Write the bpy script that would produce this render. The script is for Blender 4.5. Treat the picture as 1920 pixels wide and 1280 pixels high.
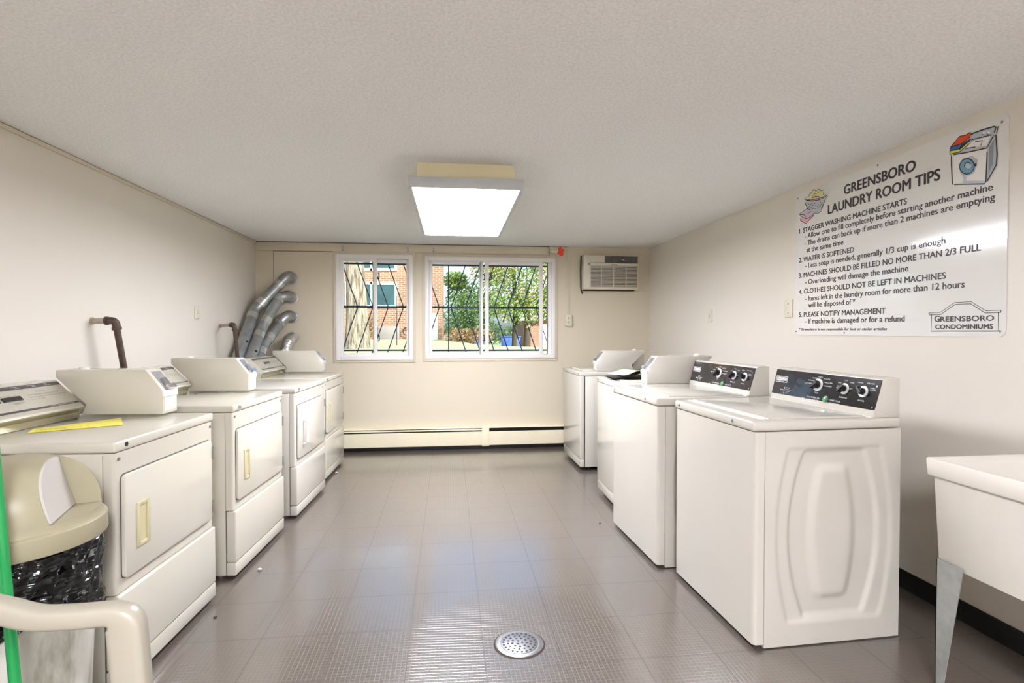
import bpy, bmesh, math, random
from mathutils import Vector, Matrix
from math import pi, sin, cos, radians
for _o in list(bpy.data.objects): bpy.data.objects.remove(_o)
SC = bpy.context.scene
COL = SC.collection
rnd = random.Random(7)

# ------------------------------------------------------------------ camera
cam = bpy.data.cameras.new('camera'); cam_o = bpy.data.objects.new('camera', cam); COL.objects.link(cam_o)
F = 1020.0
cam.sensor_fit = 'HORIZONTAL'; cam.sensor_width = 36.0; cam.lens = 36.0 * F / 1920.0
cam.clip_start = 0.02; cam.clip_end = 400
cam_o.location = (0, 0, 1.27)
cam_o.rotation_euler = (pi / 2 - math.atan(19 / F), 0, -math.atan(119 / F))
SC.camera = cam_o
# ------------------------------------------------------------------ world, sun, exposure
SC.view_settings.view_transform = 'Standard'; SC.view_settings.look = 'None'
SC.view_settings.exposure = 2.22; SC.view_settings.gamma = 1.0
SC.view_settings.use_curve_mapping = False
world = bpy.data.worlds.new('sky'); SC.world = world; world.use_nodes = True
_nt = world.node_tree; _bg = _nt.nodes['Background']
_sky = _nt.nodes.new('ShaderNodeTexSky'); _sky.sky_type = 'NISHITA'; _sky.sun_disc = False
_sky.air_density = .8; _sky.dust_density = 3.5; _sky.sun_elevation = radians(42); _sky.sun_rotation = radians(160)
_nt.links.new(_sky.outputs['Color'], _bg.inputs['Color']); _bg.inputs['Strength'].default_value = 0.14
sun = bpy.data.lights.new('sun', 'SUN'); sun.energy = 2.5; sun.angle = radians(0.6); sun.color = (1, .95, .86)
sun_o = bpy.data.objects.new('sun', sun); COL.objects.link(sun_o)
sun_o.rotation_euler = Vector((-0.62, 0.62, -0.55)).to_track_quat('-Z', 'Y').to_euler()
LAMP = 10.3          # radiance of the ceiling lamp diffuser, scaled up for the added fill lamp
try:
    SC.cycles.max_bounces = 10; SC.cycles.diffuse_bounces = 6; SC.cycles.glossy_bounces = 4
    SC.cycles.transparent_max_bounces = 12; SC.cycles.sample_clamp_indirect = 6.0
    SC.cycles.use_denoising = True; SC.cycles.denoising_prefilter = 'NONE'; SC.cycles.caustics_reflective = False; SC.cycles.caustics_refractive = False
except Exception: pass

# ------------------------------------------------------------------ material helpers
def lin(h):
    h = h.lstrip('#'); out = []
    for i in (0, 2, 4):
        c = int(h[i:i + 2], 16) / 255
        out.append(c / 12.92 if c <= .04045 else ((c + .055) / 1.055) ** 2.4)
    return (*out, 1.0)
class NT:
    def __init__(s, name):
        s.m = bpy.data.materials.new(name); s.m.use_nodes = True; s.t = s.m.node_tree
        s.b = s.t.nodes['Principled BSDF']; s.out = s.t.nodes['Material Output']
    def n(s, typ, **kw):
        nd = s.t.nodes.new(typ)
        for k, v in kw.items(): setattr(nd, k, v)
        return nd
    def l(s, a, b): s.t.links.new(a, b)
    def math(s, op, a, b=None, c=None):
        nd = s.n('ShaderNodeMath', operation=op)
        for i, v in enumerate((a, b, c)):
            if v is None: continue
            if isinstance(v, (int, float)): nd.inputs[i].default_value = v
            else: s.l(v, nd.inputs[i])
        return nd.outputs[0]
    def mix(s, fac, a, b):
        nd = s.n('ShaderNodeMix', data_type='RGBA')
        for sock, v in ((nd.inputs[0], fac), (nd.inputs[6], a), (nd.inputs[7], b)):
            if hasattr(v, 'node'): s.l(v, sock)
            else: sock.default_value = v
        return nd.outputs[2]
    def coord(s): return s.n('ShaderNodeTexCoord').outputs['Object']
    def noise(s, scale, detail=3, rough=.5, vec=None):
        nd = s.n('ShaderNodeTexNoise'); nd.inputs['Scale'].default_value = scale
        nd.inputs['Detail'].default_value = detail; nd.inputs['Roughness'].default_value = rough
        s.l(vec if vec is not None else s.coord(), nd.inputs['Vector']); return nd.outputs['Fac']
    def ramp(s, fac, stops):
        nd = s.n('ShaderNodeValToRGB'); e = nd.color_ramp.elements
        while len(e) < len(stops): e.new(.5)
        for el, (p, c) in zip(e, stops): el.position = p; el.color = c
        s.l(fac, nd.inputs[0]); return nd.outputs[0]
    def bump(s, h, strength, dist):
        nd = s.n('ShaderNodeBump'); nd.inputs['Strength'].default_value = strength; nd.inputs['Distance'].default_value = dist
        s.l(h, nd.inputs['Height']); s.l(nd.outputs[0], s.b.inputs['Normal'])
    def set(s, **kw):
        names = dict(color='Base Color', rough='Roughness', metal='Metallic', coat='Coat Weight', coatr='Coat Roughness', spec='Specular IOR Level', emit='Emission Color', estr='Emission Strength', sss='Subsurface Weight')
        for k, v in kw.items():
            sock = s.b.inputs[names[k]]
            if hasattr(v, 'node'): s.l(v, sock)
            else: sock.default_value = v
def simple(name, color, rough=.5, metal=0, coat=0, vary=.03, vscale=6, bump=0, bscale=200, bdist=.001, spec=None):
    """a plain painted / plastic / metal surface with slight procedural tone variation"""
    k = NT(name); c = lin(color) if isinstance(color, str) else color
    d = tuple(x * (1 - vary) for x in c[:3]) + (1,); e = tuple(min(1, x * (1 + vary)) for x in c[:3]) + (1,)
    k.set(color=k.ramp(k.noise(vscale, 4), [(.3, d), (.7, e)]), rough=rough, metal=metal, coat=coat)
    if spec is not None: k.set(spec=spec)
    if bump: k.bump(k.noise(bscale, 2), bump, bdist)
    return k.m

M = {}
M['enamel'] = simple('white_enamel', '#C2BEB5', .2, coat=.3, vary=.015, vscale=3)
M['enamel_cream'] = simple('off_white_enamel', '#C3BFB2', .2, coat=.25, vary=.02, vscale=3)
M['white_plastic'] = simple('white_plastic', '#DAD8D2', .35, vary=.01)
M['cream_plastic'] = simple('cream_plastic', '#BDB592', .4, vary=.02)
M['seam'] = simple('dark_seam', '#2A2826', .7)
M['seal'] = simple('grey_door_gap', '#55524C', .7); M['gap'] = simple('ceiling_gap', '#4E4A43', .8); M['panel_seam'] = simple('panel_seam', '#7E7565', .8)
M['black'] = simple('black_rubber', '#141312', .55)
M['gloss_black'] = simple('gloss_black_panel', '#1B1A1C', .16, coat=.5, vary=.1, vscale=30)
M['knob'] = simple('black_knob', '#0C0C0D', .3)
M['chrome'] = simple('chrome', '#C9C9CC', .18, metal=1)
M['steel'] = simple('brushed_steel', '#B9B9B6', .38, metal=1, vary=.06, vscale=40)
M['galv'] = simple('galvanised_steel', '#A3A6A6', .42, metal=.85, vary=.14, vscale=14)
M['foil'] = simple('foil_tape', '#CFCFCC', .3, metal=.9, vary=.12, vscale=60, bump=.4, bscale=120)
M['pipe'] = simple('dark_iron_pipe', '#55473E', .5, metal=.4, vary=.2, vscale=40)
M['pipe_paint'] = simple('painted_pipe', '#A79C8C', .5, vary=.12, vscale=30)
M['hinge'] = simple('grey_hinge', '#87857F', .4, metal=.6)
M['grey_plate'] = simple('grey_coin_plate', '#8F8F90', .35, metal=.7, vary=.15, vscale=60)
M['window_white'] = simple('coin_door_grey', '#C9CBC5', .25, vary=.03)
M['console'] = simple('console_aluminium', '#BDB9AC', .38, metal=.35, vary=.04, vscale=60)
M['console_dark'] = simple('console_dark_stripe', '#4D4A49', .4)
M['console_edge'] = simple('console_bright_edge', '#BBB598', .22, metal=.7)
M['green'] = simple('green_button', '#3F9A55', .25, coat=.4)
M['ring_white'] = simple('dial_ring', '#D8D8D8', .3)
M['print_white'] = simple('white_print', '#D9D9D9', .5)
M['print_grey'] = simple('grey_print', '#77746E', .6)
M['ink'] = simple('sign_ink', '#38343A', .45)
M['paper_yellow'] = simple('yellow_paper', '#E6DC5E', .7, vary=.05)
M['paper_green'] = simple('green_paper', '#CDE3B0', .7, vary=.05)
M['heater'] = simple('heater_cream', '#E0D8BE', .42, vary=.03)
M['almond'] = simple('almond_plastic', '#D6D1C0', .42, vary=.02)
M['trim_paint'] = simple('trim_paint', '#CFC6B2', .5, vary=.03, bump=.15, bscale=60)
M['vinyl'] = simple('white_vinyl', '#E9E7E6', .35, vary=.01)
M['vinyl_grey'] = simple('grey_track', '#8E9196', .4, metal=.3)
M['track_black'] = simple('dark_gasket', '#2D2B2C', .6)
M['bars'] = simple('blue_black_bar_paint', '#1F2745', .42, vary=.2, vscale=20)
M['ac'] = simple('ac_beige', '#D9D3C3', .4, vary=.02)
M['ac_dark'] = simple('ac_grille_dark', '#6F6A69', .6)
M['orange'] = simple('orange_tag', '#F0472A', .6)
M['fixture_pan'] = simple('fixture_cream', '#E9DFBC', .45)
M['fixture_rim'] = simple('fixture_grey', '#BCC0C4', .4, metal=.1)
M['sign'] = simple('sign_white', '#E0DFDC', .12, coat=.6, vary=.006)
M['sink'] = simple('tub_plastic', '#D3CFC6', .42, vary=.02, vscale=10)
M['leg_galv'] = simple('sink_leg_metal', '#A9ACA9', .4, metal=.5, vary=.12, vscale=25)
M['drain'] = simple('drain_metal', '#8E8E92', .33, metal=.8, vary=.08, vscale=50)
M['rust'] = simple('drain_grime', '#3A2A20', .8)
M['chair'] = simple('chair_plastic', '#9C9688', .3, coat=.2, vary=.015)
M['broom'] = simple('green_handle', '#0E8A45', .3, coat=.3, vary=.08)
M['bristle'] = simple('straw_bristle', '#B99A5B', .8, vary=.2, vscale=60)
M['lid'] = simple('can_lid_plastic', '#9C957C', .38, vary=.05, vscale=9, bump=.08, bscale=30)
M['flap'] = simple('can_flap_plastic', '#B9B5B1', .3, vary=.03)
M['folder'] = simple('dark_folder', '#3B393C', .42, vary=.15, vscale=30)
M['lint'] = simple('lint', '#B9B2A6', .9)

def m_can():
    k = NT('can_body_grey'); v = k.coord()
    mp = k.n('ShaderNodeMapping'); mp.inputs['Rotation'].default_value = (0, .6, .5); mp.inputs['Scale'].default_value = (5, 5, 1.6); k.l(v, mp.inputs[0])
    f = k.noise(2.2, 4, .6, mp.outputs[0])
    k.set(color=k.ramp(f, [(.36, lin('#8E8B7C')), (.52, lin('#BAB7AD')), (.7, lin('#C8C6C0'))]), rough=.5); return k.m
M['can'] = m_can()
def m_bag():
    k = NT('black_bin_liner'); v = k.coord()
    mp = k.n('ShaderNodeMapping'); mp.inputs['Rotation'].default_value = (.5, .3, 0); mp.inputs['Scale'].default_value = (1, 1, 3.2); k.l(v, mp.inputs[0])
    f = k.noise(4, 3, .5, mp.outputs[0]); k.set(color=lin('#060608'), rough=.13, spec=.5)
    k.bump(f, .9, .09); return k.m
M['bag'] = m_bag()
def m_wall(name, c, bscale=55):
    k = NT(name); c = lin(c); f = k.noise(1.1, 3)
    k.set(color=k.ramp(f, [(.3, tuple(x * .975 for x in c[:3]) + (1,)), (.7, c)]), rough=.4, coat=.12, coatr=.35)
    k.bump(k.noise(bscale, 3), .12, .003); return k.m
M['wall'] = m_wall('cream_wall_paint', '#DCD6CC')
M['wall_back'] = m_wall('cream_block_paint', '#D3CAB5', 40)
def m_ceiling():
    k = NT('popcorn_ceiling'); v = k.coord()
    f = k.noise(95, 5, .7, v); g = k.noise(260, 2, .5, v)
    k.set(color=k.ramp(f, [(.3, lin('#E4E5E6')), (.62, lin('#FAFBFC'))]), rough=.95)
    k.bump(k.math('ADD', f, k.math('MULTIPLY', g, .4)), .75, .006); return k.m
M['ceiling'] = m_ceiling()
def m_floor():
    k = NT('ribbed_floor_tile'); sp = k.n('ShaderNodeSeparateXYZ'); co = k.coord(); k.l(co, sp.inputs[0])
    u = k.math('DIVIDE', k.math('SUBTRACT', sp.outputs[0], .139), .3025); v = k.math('DIVIDE', k.math('SUBTRACT', sp.outputs[1], 2.956), .312)
    def edge(c, size):      # distance to the nearest grid line, in metres
        f = k.math('FRACT', c); return k.math('MULTIPLY', k.math('MINIMUM', f, k.math('SUBTRACT', 1, f)), size)
    def line(d, w0, w1):
        r = k.n('ShaderNodeMapRange'); r.interpolation_type = 'SMOOTHSTEP'; r.inputs[1].default_value = w0; r.inputs[2].default_value = w1
        r.inputs[3].default_value = 1; r.inputs[4].default_value = 0; k.l(d, r.inputs[0]); return r.outputs[0]
    big = line(k.math('MINIMUM', edge(u, .3025), edge(v, .312)), .0012, .0035)
    us = k.math('MULTIPLY', u, 17); vs = k.math('MULTIPLY', v, 17)
    small = line(k.math('MINIMUM', edge(us, .0178), edge(vs, .01835)), .0006, .0022)
    n1 = k.noise(1.6, 4, .55, co)
    base = k.ramp(n1, [(.0, lin('#514A43')), (1.0, lin('#5F564F'))])
    c1 = k.mix(k.math('MULTIPLY', small, .5), base, lin('#776E67')); c2 = k.mix(k.math('MULTIPLY', big, .75), c1, lin('#443D38'))
    k.set(color=c2, rough=k.math('ADD', .29, k.math('MULTIPLY', small, .2)), coat=1.0, coatr=.15)
    k.b.inputs['Coat IOR'].default_value = 1.9
    h = k.math('SUBTRACT', 1, k.math('MAXIMUM', k.math('MULTIPLY', small, .55), big))
    k.bump(h, .2, .0016); k.l(k.b.inputs['Normal'].links[0].from_socket, k.b.inputs['Coat Normal']); return k.m
M['floor'] = m_floor()
def m_emit(name, c, s):
    k = NT(name); k.set(color=lin('#F5F2EA'), emit=lin(c), estr=s, rough=.4); return k.m
M['lamp'] = m_emit('lamp_diffuser', '#F7F7FF', LAMP)
M['fill_lamp'] = m_emit('added_fill_diffuser', '#F7F7FF', LAMP * 2.2)  # stronger glow for the added fill fixture behind the camera
def m_glass(name='window_glass', tint='#F4FAF8'):
    k = NT(name); k.t.nodes.remove(k.b)
    t = k.n('ShaderNodeBsdfTransparent'); t.inputs[0].default_value = lin(tint); k.l(t.outputs[0], k.out.inputs[0])
    return k.m
M['glass'] = m_glass()
def m_brick():
    k = NT('red_brick'); co = k.coord(); sp = k.n('ShaderNodeSeparateXYZ'); k.l(co, sp.inputs[0])
    cb = k.n('ShaderNodeCombineXYZ'); k.l(k.math('ADD', sp.outputs[0], sp.outputs[1]), cb.inputs[0]); k.l(sp.outputs[2], cb.inputs[1])
    b = k.n('ShaderNodeTexBrick'); k.l(cb.outputs[0], b.inputs[0]); b.inputs['Scale'].default_value = 1
    b.inputs['Brick Width'].default_value = .24; b.inputs['Row Height'].default_value = .08; b.inputs['Mortar Size'].default_value = .012
    b.inputs['Color1'].default_value = lin('#7E4E3E'); b.inputs['Color2'].default_value = lin('#5A392F'); b.inputs['Mortar'].default_value = lin('#8C7F73')
    k.set(color=k.mix(k.math('MULTIPLY', k.noise(1.4, 4), .5), b.outputs[0], lin('#946E58')), rough=.9); return k.m
M['brick'] = m_brick()
def m_bark():
    k = NT('grey_bark'); mp = k.n('ShaderNodeMapping'); mp.inputs['Scale'].default_value = (9, 9, 1.3); k.l(k.coord(), mp.inputs[0])
    f = k.noise(2.4, 6, .7, mp.outputs[0]); k.set(color=k.ramp(f, [(.35, lin('#3E352C')), (.65, lin('#A99C8C'))]), rough=.95); k.bump(f, 1, .06); return k.m
M['bark'] = m_bark(); M['bark_dark'] = simple('dark_bark', '#3A3128', .95, vary=.2, vscale=8)
def m_leaf(name, a, b):
    k = NT(name); f = k.noise(1.7, 3); g = k.noise(14, 2)
    k.set(color=k.mix(f, lin(a), lin(b)), rough=.6); return k.m
M['leaf'] = m_leaf('green_leaves', '#3F5624', '#73883E'); M['leaf_dark'] = m_leaf('dark_leaves', '#2A4220', '#4C6630')
M['leaf_yellow'] = m_leaf('yellow_leaves', '#A8A044', '#D2C86A'); M['leaf_brown'] = m_leaf('brown_twigs', '#5C4432', '#8C7350'); M['leaf_autumn'] = m_leaf('turning_leaves', '#6E7A3E', '#C08A5A')
M['grass'] = m_leaf('lawn_grass', '#75825A', '#A8A682')
M['bin_blue'] = simple('blue_bin', '#3B5BB0', .5, vary=.06); M['shingle'] = simple('grey_shingles', '#9DA0A4', .9, vary=.12, vscale=20)
M['ext_white'] = simple('exterior_white', '#E6E6E4', .6); M['ext_grey'] = simple('painted_concrete', '#B9C4C4', .8, vary=.06)
def m_dpane():
    k = NT('dark_window_pane'); k.set(color=k.mix(k.noise(.9, 2), lin('#132127'), lin('#3C5A62')), rough=.2, spec=.15); return k.m
M['dark_pane'] = m_dpane()
ART = {n: simple('art_' + n, c, .35, vary=.01) for n, c in dict(red='#E2491F', blue='#2C63AE', navy='#25314F', yellow='#DDE04A', grey='#B9BDC6', midgrey='#8F949C', lightblue='#6E9DBB', white='#E8E6E4', pink='#DDA9B3', lilac='#C3BCC9', olive='#D5D49A', black='#2A2629').items()}

# ------------------------------------------------------------------ mesh helpers
class MB:
    def __init__(s): s.bm = bmesh.new()
    def _bev(s, geom, w, seg):
        es = {e for v in geom for e in v.link_edges}
        bmesh.ops.bevel(s.bm, geom=list(es), offset=w, segments=seg, profile=.5, affect='EDGES', clamp_overlap=True)
    def box(s, x0, x1, y0, y1, z0, z1, bev=0, seg=2, mi=0):
        m = Matrix.Translation(((x0 + x1) / 2, (y0 + y1) / 2, (z0 + z1) / 2)) @ Matrix.Diagonal((x1 - x0, y1 - y0, z1 - z0, 1))
        r = bmesh.ops.create_cube(s.bm, size=1, matrix=m)
        for f in {f for v in r['verts'] for f in v.link_faces}: f.material_index = mi
        if bev: s._bev(r['verts'], bev, seg)
        return s
    def prism(s, prof, a0, a1, axes='xz', bev=0, seg=2, mi=0):
        """polygon profile in two axes, swept along the third from a0 to a1"""
        def P(p, a): return {'xz': (p[0], a, p[1]), 'xy': (p[0], p[1], a), 'yz': (a, p[0], p[1])}[axes]
        v0 = [s.bm.verts.new(P(p, a0)) for p in prof]; v1 = [s.bm.verts.new(P(p, a1)) for p in prof]; n = len(prof)
        fs = [s.bm.faces.new(v0), s.bm.faces.new(v1)] + [s.bm.faces.new((v0[i], v0[(i + 1) % n], v1[(i + 1) % n], v1[i])) for i in range(n)]
        for f in fs: f.material_index = mi
        bmesh.ops.recalc_face_normals(s.bm, faces=fs)
        if bev: s._bev(v0 + v1, bev, seg)
        return s
    def tube(s, pts, r, seg=16, cap=True, mi=0):
        pts = [Vector(p) for p in pts]; n = len(pts); rs = r if isinstance(r, (list, tuple)) else [r] * n; rings = []; up = None
        for i, p in enumerate(pts):
            d = (pts[min(i + 1, n - 1)] - pts[max(i - 1, 0)]).normalized()
            if up is None: up = d.orthogonal().normalized()
            up = (up - d * up.dot(d)).normalized(); q = d.cross(up)
            rings.append([s.bm.verts.new(p + (up * cos(2 * pi * k / seg) + q * sin(2 * pi * k / seg)) * rs[i]) for k in range(seg)])
        fs = []
        for a, b in zip(rings, rings[1:]):
            for k in range(seg): fs.append(s.bm.faces.new((a[k], a[(k + 1) % seg], b[(k + 1) % seg], b[k])))
        if cap: fs += [s.bm.faces.new(rings[0][::-1]), s.bm.faces.new(rings[-1])]
        for f in fs: f.material_index = mi
        return s
    def lathe(s, prof, c=(0, 0, 0), seg=48, axis='z', mi=0):
        rings = []
        for r, h in prof:
            ring = []
            for k in range(seg):
                a = 2 * pi * k / seg; x, y = r * cos(a), r * sin(a)
                ring.append(s.bm.verts.new({'z': (c[0] + x, c[1] + y, c[2] + h), 'x': (c[0] + h, c[1] + x, c[2] + y), 'y': (c[0] + x, c[1] + h, c[2] + y)}[axis]))
            rings.append(ring)
        fs = []
        for a, b in zip(rings, rings[1:]):
            for k in range(seg): fs.append(s.bm.faces.new((a[k], a[(k + 1) % seg], b[(k + 1) % seg], b[k])))
        fs += [s.bm.faces.new(rings[0][::-1]), s.bm.faces.new(rings[-1])]
        for f in fs: f.material_index = mi
        bmesh.ops.recalc_face_normals(s.bm, faces=fs); return s
    def cyl(s, p0, p1, r, seg=20, mi=0): return s.tube([p0, p1], r, seg, mi=mi)
    def poly(s, pts, mi=0):
        f = s.bm.faces.new([s.bm.verts.new(p) for p in pts]); f.material_index = mi; return s
    def grid(s, fn, nu, nv, mi=0):
        vs = [[s.bm.verts.new(fn(i / nu, j / nv)) for j in range(nv + 1)] for i in range(nu + 1)]
        for i in range(nu):
            for j in range(nv): s.bm.faces.new((vs[i][j], vs[i + 1][j], vs[i + 1][j + 1], vs[i][j + 1])).material_index = mi
        return s
    def strip(s, pts, w, nrm, mi=0):
        """flat stroke of width w along a polyline lying in the plane with normal nrm"""
        nrm = Vector(nrm); pts = [Vector(p) for p in pts]; L = []; R = []
        for i, p in enumerate(pts):
            d = (pts[min(i + 1, len(pts) - 1)] - pts[max(i - 1, 0)]).normalized(); q = nrm.cross(d) * w / 2
            L.append(s.bm.verts.new(p + q)); R.append(s.bm.verts.new(p - q))
        for i in range(len(pts) - 1): s.bm.faces.new((L[i], R[i], R[i + 1], L[i + 1])).material_index = mi
        return s
    def build(s, name, mats, parent=None, ang=35, **kw):
        me = bpy.data.meshes.new(name); s.bm.to_mesh(me); s.bm.free()
        return link(name, me, mats, parent, ang, **kw)
def link(name, me, mats, parent=None, ang=35, **kw):
    for m in (mats if isinstance(mats, (list, tuple)) else [mats]): me.materials.append(m)
    me.shade_smooth(); me.set_sharp_from_angle(angle=radians(ang))
    o = bpy.data.objects.new(name, me); COL.objects.link(o); o.parent = parent
    return tag(o, **kw)
def tag(o, label=None, cat=None, group=None, kind=None):
    if label: o['label'] = label
    if cat: o['category'] = cat
    if group: o['group'] = group
    if kind: o['kind'] = kind
    return o
def thing(name, label, cat, loc=(0, 0, 0), rz=0, group=None, kind=None):
    o = bpy.data.objects.new(name, None); o.empty_display_size = .05; COL.objects.link(o)
    o.location = loc; o.rotation_euler = (0, 0, rz)
    return tag(o, label, cat, group, kind)
def smooth_path(pts, rad=.05, n=8):
    """polyline with rounded corners"""
    pts = [Vector(p) for p in pts]; out = [pts[0]]
    for a, b, c in zip(pts, pts[1:], pts[2:]):
        r = min(rad, (b - a).length * .49, (c - b).length * .49); p = b + (a - b).normalized() * r; q = b + (c - b).normalized() * r
        for i in range(n + 1):
            t = i / n; out.append(p * (1 - t) ** 2 + b * 2 * t * (1 - t) + q * t * t)
    return out + [pts[-1]]
def text_bm(body, offset=0.0, spacing=1.0, shear=0.0):
    cu = bpy.data.curves.new('lettering', 'FONT'); cu.body = body; cu.size = 1; cu.offset = offset; cu.space_character = spacing; cu.shear = shear; cu.resolution_u = 3
    o = bpy.data.objects.new('lettering', cu); COL.objects.link(o); bpy.context.view_layer.update()
    me = bpy.data.meshes.new_from_object(o.evaluated_get(bpy.context.evaluated_depsgraph_get()))
    bpy.data.objects.remove(o); bpy.data.curves.remove(cu); return me
def put_text(mb, body, origin, u, v, width, height, offset=0.0, shear=0.0, center=False, mi=0, capH=.69, bold=0.0):
    """letters standing on a baseline at origin: width is measured, cap height is height"""
    if bold:
        for k, (a, c) in enumerate(((-1, 0), (1, 0), (-.4, .6), (.4, -.6))): put_text(mb, body, Vector(origin) + Vector(u).normalized() * a * bold + Vector(v).normalized() * c * bold + Vector(u).cross(Vector(v)).normalized() * k * 5e-5, u, v, width, height, 0, shear, center, mi, capH)
        return
    me = text_bm(body, 0, 1.0, shear); xs = [p.co.x for p in me.vertices]
    if not xs: return
    x0, x1 = min(xs), max(xs); sx = (width / (x1 - x0)) if width else height / capH; sy = height / capH
    o = Vector(origin); u = Vector(u).normalized(); v = Vector(v).normalized()
    if center: o = o - u * (x1 - x0) * sx / 2
    vs = [mb.bm.verts.new(o + u * (p.co.x - x0) * sx + v * p.co.y * sy) for p in me.vertices]
    for p in me.polygons:
        try: mb.bm.faces.new([vs[i] for i in p.vertices]).material_index = mi
        except ValueError: pass
    bpy.data.meshes.remove(me)

# ------------------------------------------------------------------ the room
XL, XR, YB, YF, ZC = -1.98, 2.24, 5.9, -2.4, 2.2
DR = (.286, 2.19)                               # floor drain, the floor dishes down to it
def floor_z(x, y):
    r = math.hypot(x - DR[0], y - DR[1]) / .46
    return -.0165 * (1 - r) ** 1.1 if r < 1 else 0.0
def build_floor():
    def axis(a, b, c):
        t = [a + (b - a) * i / 24 for i in range(25)] + [c - .5 + i / 50 for i in range(51)]
        return sorted(set(round(v, 4) for v in t))
    xs = axis(XL - .15, XR + .15, DR[0]); ys = axis(YF - .15, YB + .15, DR[1]); mb = MB()
    vs = [[mb.bm.verts.new((x, y, floor_z(x, y))) for y in ys] for x in xs]
    for i in range(len(xs) - 1):
        for j in range(len(ys) - 1): mb.bm.faces.new((vs[i][j], vs[i + 1][j], vs[i + 1][j + 1], vs[i][j + 1]))
    mb.box(XL - .15, XR + .15, YF - .15, YB + .15, -.3, -.05)
    return mb.build('floor', M['floor'], ang=60, kind='structure')
build_floor()
MB().box(XL - .2, XR + .2, YF - .2, YB + .2, ZC, ZC + .3).build('ceiling', M['ceiling'], kind='structure')
MB().box(XL - .2, XL, YF - .2, YB + .2, -.1, ZC + .01).build('wall_left', M['wall'], kind='structure')
MB().box(XR, XR + .2, YF - .2, YB + .2, -.1, ZC + .01).build('wall_right', M['wall'], kind='structure')
MB().box(XL - .1, XR + .1, YF - .2, YF, -.1, ZC + .01).build('wall_front', M['wall'], kind='structure')
W1X, W1Z = (-1.175, -.376), (.965, 2.08); W2X, W2Z = (-.25, 1.165), (.975, 2.07)
_b = MB()
for x0, x1, z0, z1 in ((XL - .1, W1X[0], -.1, ZC + .01), (W1X[1], W2X[0], -.1, ZC + .01), (W2X[1], XR + .1, -.1, ZC + .01), (W1X[0], W1X[1], -.1, W1Z[0]), (W1X[0], W1X[1], W1Z[1], ZC + .01), (W2X[0], W2X[1], -.1, W2Z[0]), (W2X[0], W2X[1], W2Z[1], ZC + .01)):
    _b.box(x0, x1, YB, YB + .2, z0, z1)
_b.build('wall_back', M['wall_back'], kind='structure')
MB().box(XL, XL + .014, YF, YB, 2.176, 2.197, .003).build('trim_1', M['trim_paint'], kind='structure')      # batten along the left ceiling edge
MB().box(XL, XL + .008, YF, YB, 2.197, 2.2).build('trim_2', M['gap'], kind='structure')
MB().box(XL, 1.10, YB - .014, YB, 2.108, 2.192, .003).build('trim_3', M['trim_paint'], kind='structure')    # board above the windows
MB().box(XL, 1.10, YB - .008, YB, 2.193, 2.2).build('trim_4', M['gap'], kind='structure')
def casing(name, x0, x1, z0, z1, w):
    b = MB()
    for a in ((x0 - w, x0, z0 - w, z1 + .028), (x1, x1 + w, z0 - w, z1 + .028), (x0, x1, z0 - w, z0), (x0, x1, z1, z1 + .028)): b.box(a[0], a[1], YB - .012, YB, a[2], a[3], .002)
    b.build(name, M['trim_paint'], kind='structure')
casing('trim_5', W1X[0], W1X[1], W1Z[0], W1Z[1], .026); casing('trim_6', W2X[0], W2X[1], W2Z[0], W2Z[1], .026)
MB().box(-1.803, -1.799, YB - .002, YB, .3, 2.104).box(-1.80, -1.205, YB - .002, YB, 2.1, 2.106).build('trim_7', M['panel_seam'], kind='structure')  # panel seam
MB().box(XR - .012, XR, YF, YB, 0, .09, .003).build('baseboard_right', M['black'], kind='structure')
MB().box(XL, XL + .012, YF, YB, 0, .09, .003).build('baseboard_left', M['black'], kind='structure')
MB().box(XL, XR, YB - .03, YB, 0, .06, .003).build('baseboard_back', M['black'], kind='structure')

# ------------------------------------------------------------------ windows
def frame_ring(mb, x0, x1, z0, z1, w, y0, y1, bev=.003):
    mb.box(x0, x0 + w, y0, y1, z0, z1, bev); mb.box(x1 - w, x1, y0, y1, z0, z1, bev)
    mb.box(x0 + w, x1 - w, y0, y1, z0, z0 + w, bev); mb.box(x0 + w, x1 - w, y0, y1, z1 - w, z1, bev)
def latch(parent, x, z, y):
    b = MB(); b.tube(smooth_path([(x, y, z + .03), (x + .016, y - .01, z + .03), (x + .016, y - .01, z - .03), (x, y, z - .03)], .012), .006, 8); b.build('latch', M['track_black'], parent)
w1 = thing('window_1', 'left narrow sliding window with white vinyl frame and two panes', 'window', (0, 0, 0), kind='structure')
b = MB(); frame_ring(b, *W1X, *W1Z, .042, YB - .022, YB + .12); b.build('window_frame', M['vinyl'], w1)
b = MB(); frame_ring(b, -1.133, -.752, 1.007, 2.04, .034, YB - .006, YB + .03); b.build('sash', M['vinyl'], w1)
b = MB(); frame_ring(b, -.80, -.412, 1.007, 2.035, .036, YB + .036, YB + .066); b.build('sash', M['vinyl'], w1)
MB().box(-1.1, -.786, YB + .01, YB + .014, 1.04, 2.006).build('pane', M['glass'], w1)
MB().box(-.764, -.448, YB + .048, YB + .052, 1.043, 2.0).build('pane', M['glass'], w1)
latch(w1, -.748, 1.86, YB + .02); latch(w1, -.748, 1.2, YB + .02)
w2 = thing('window_2', 'right wide sliding window with white vinyl frame and its sash left slightly open', 'window', (0, 0, 0), kind='structure')
b = MB(); frame_ring(b, *W2X, *W2Z, .042, YB - .022, YB + .12); b.build('window_frame', M['vinyl'], w2)
b = MB(); frame_ring(b, .395, 1.03, 1.012, 2.03, .04, YB - .006, YB + .03); b.build('sash', M['vinyl'], w2)
b = MB(); frame_ring(b, -.208, .375, 1.012, 2.03, .034, YB + .036, YB + .066); b.build('sash', M['vinyl'], w2)
MB().box(.435, .99, YB + .01, YB + .014, 1.05, 1.992).build('pane', M['glass'], w2)
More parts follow.
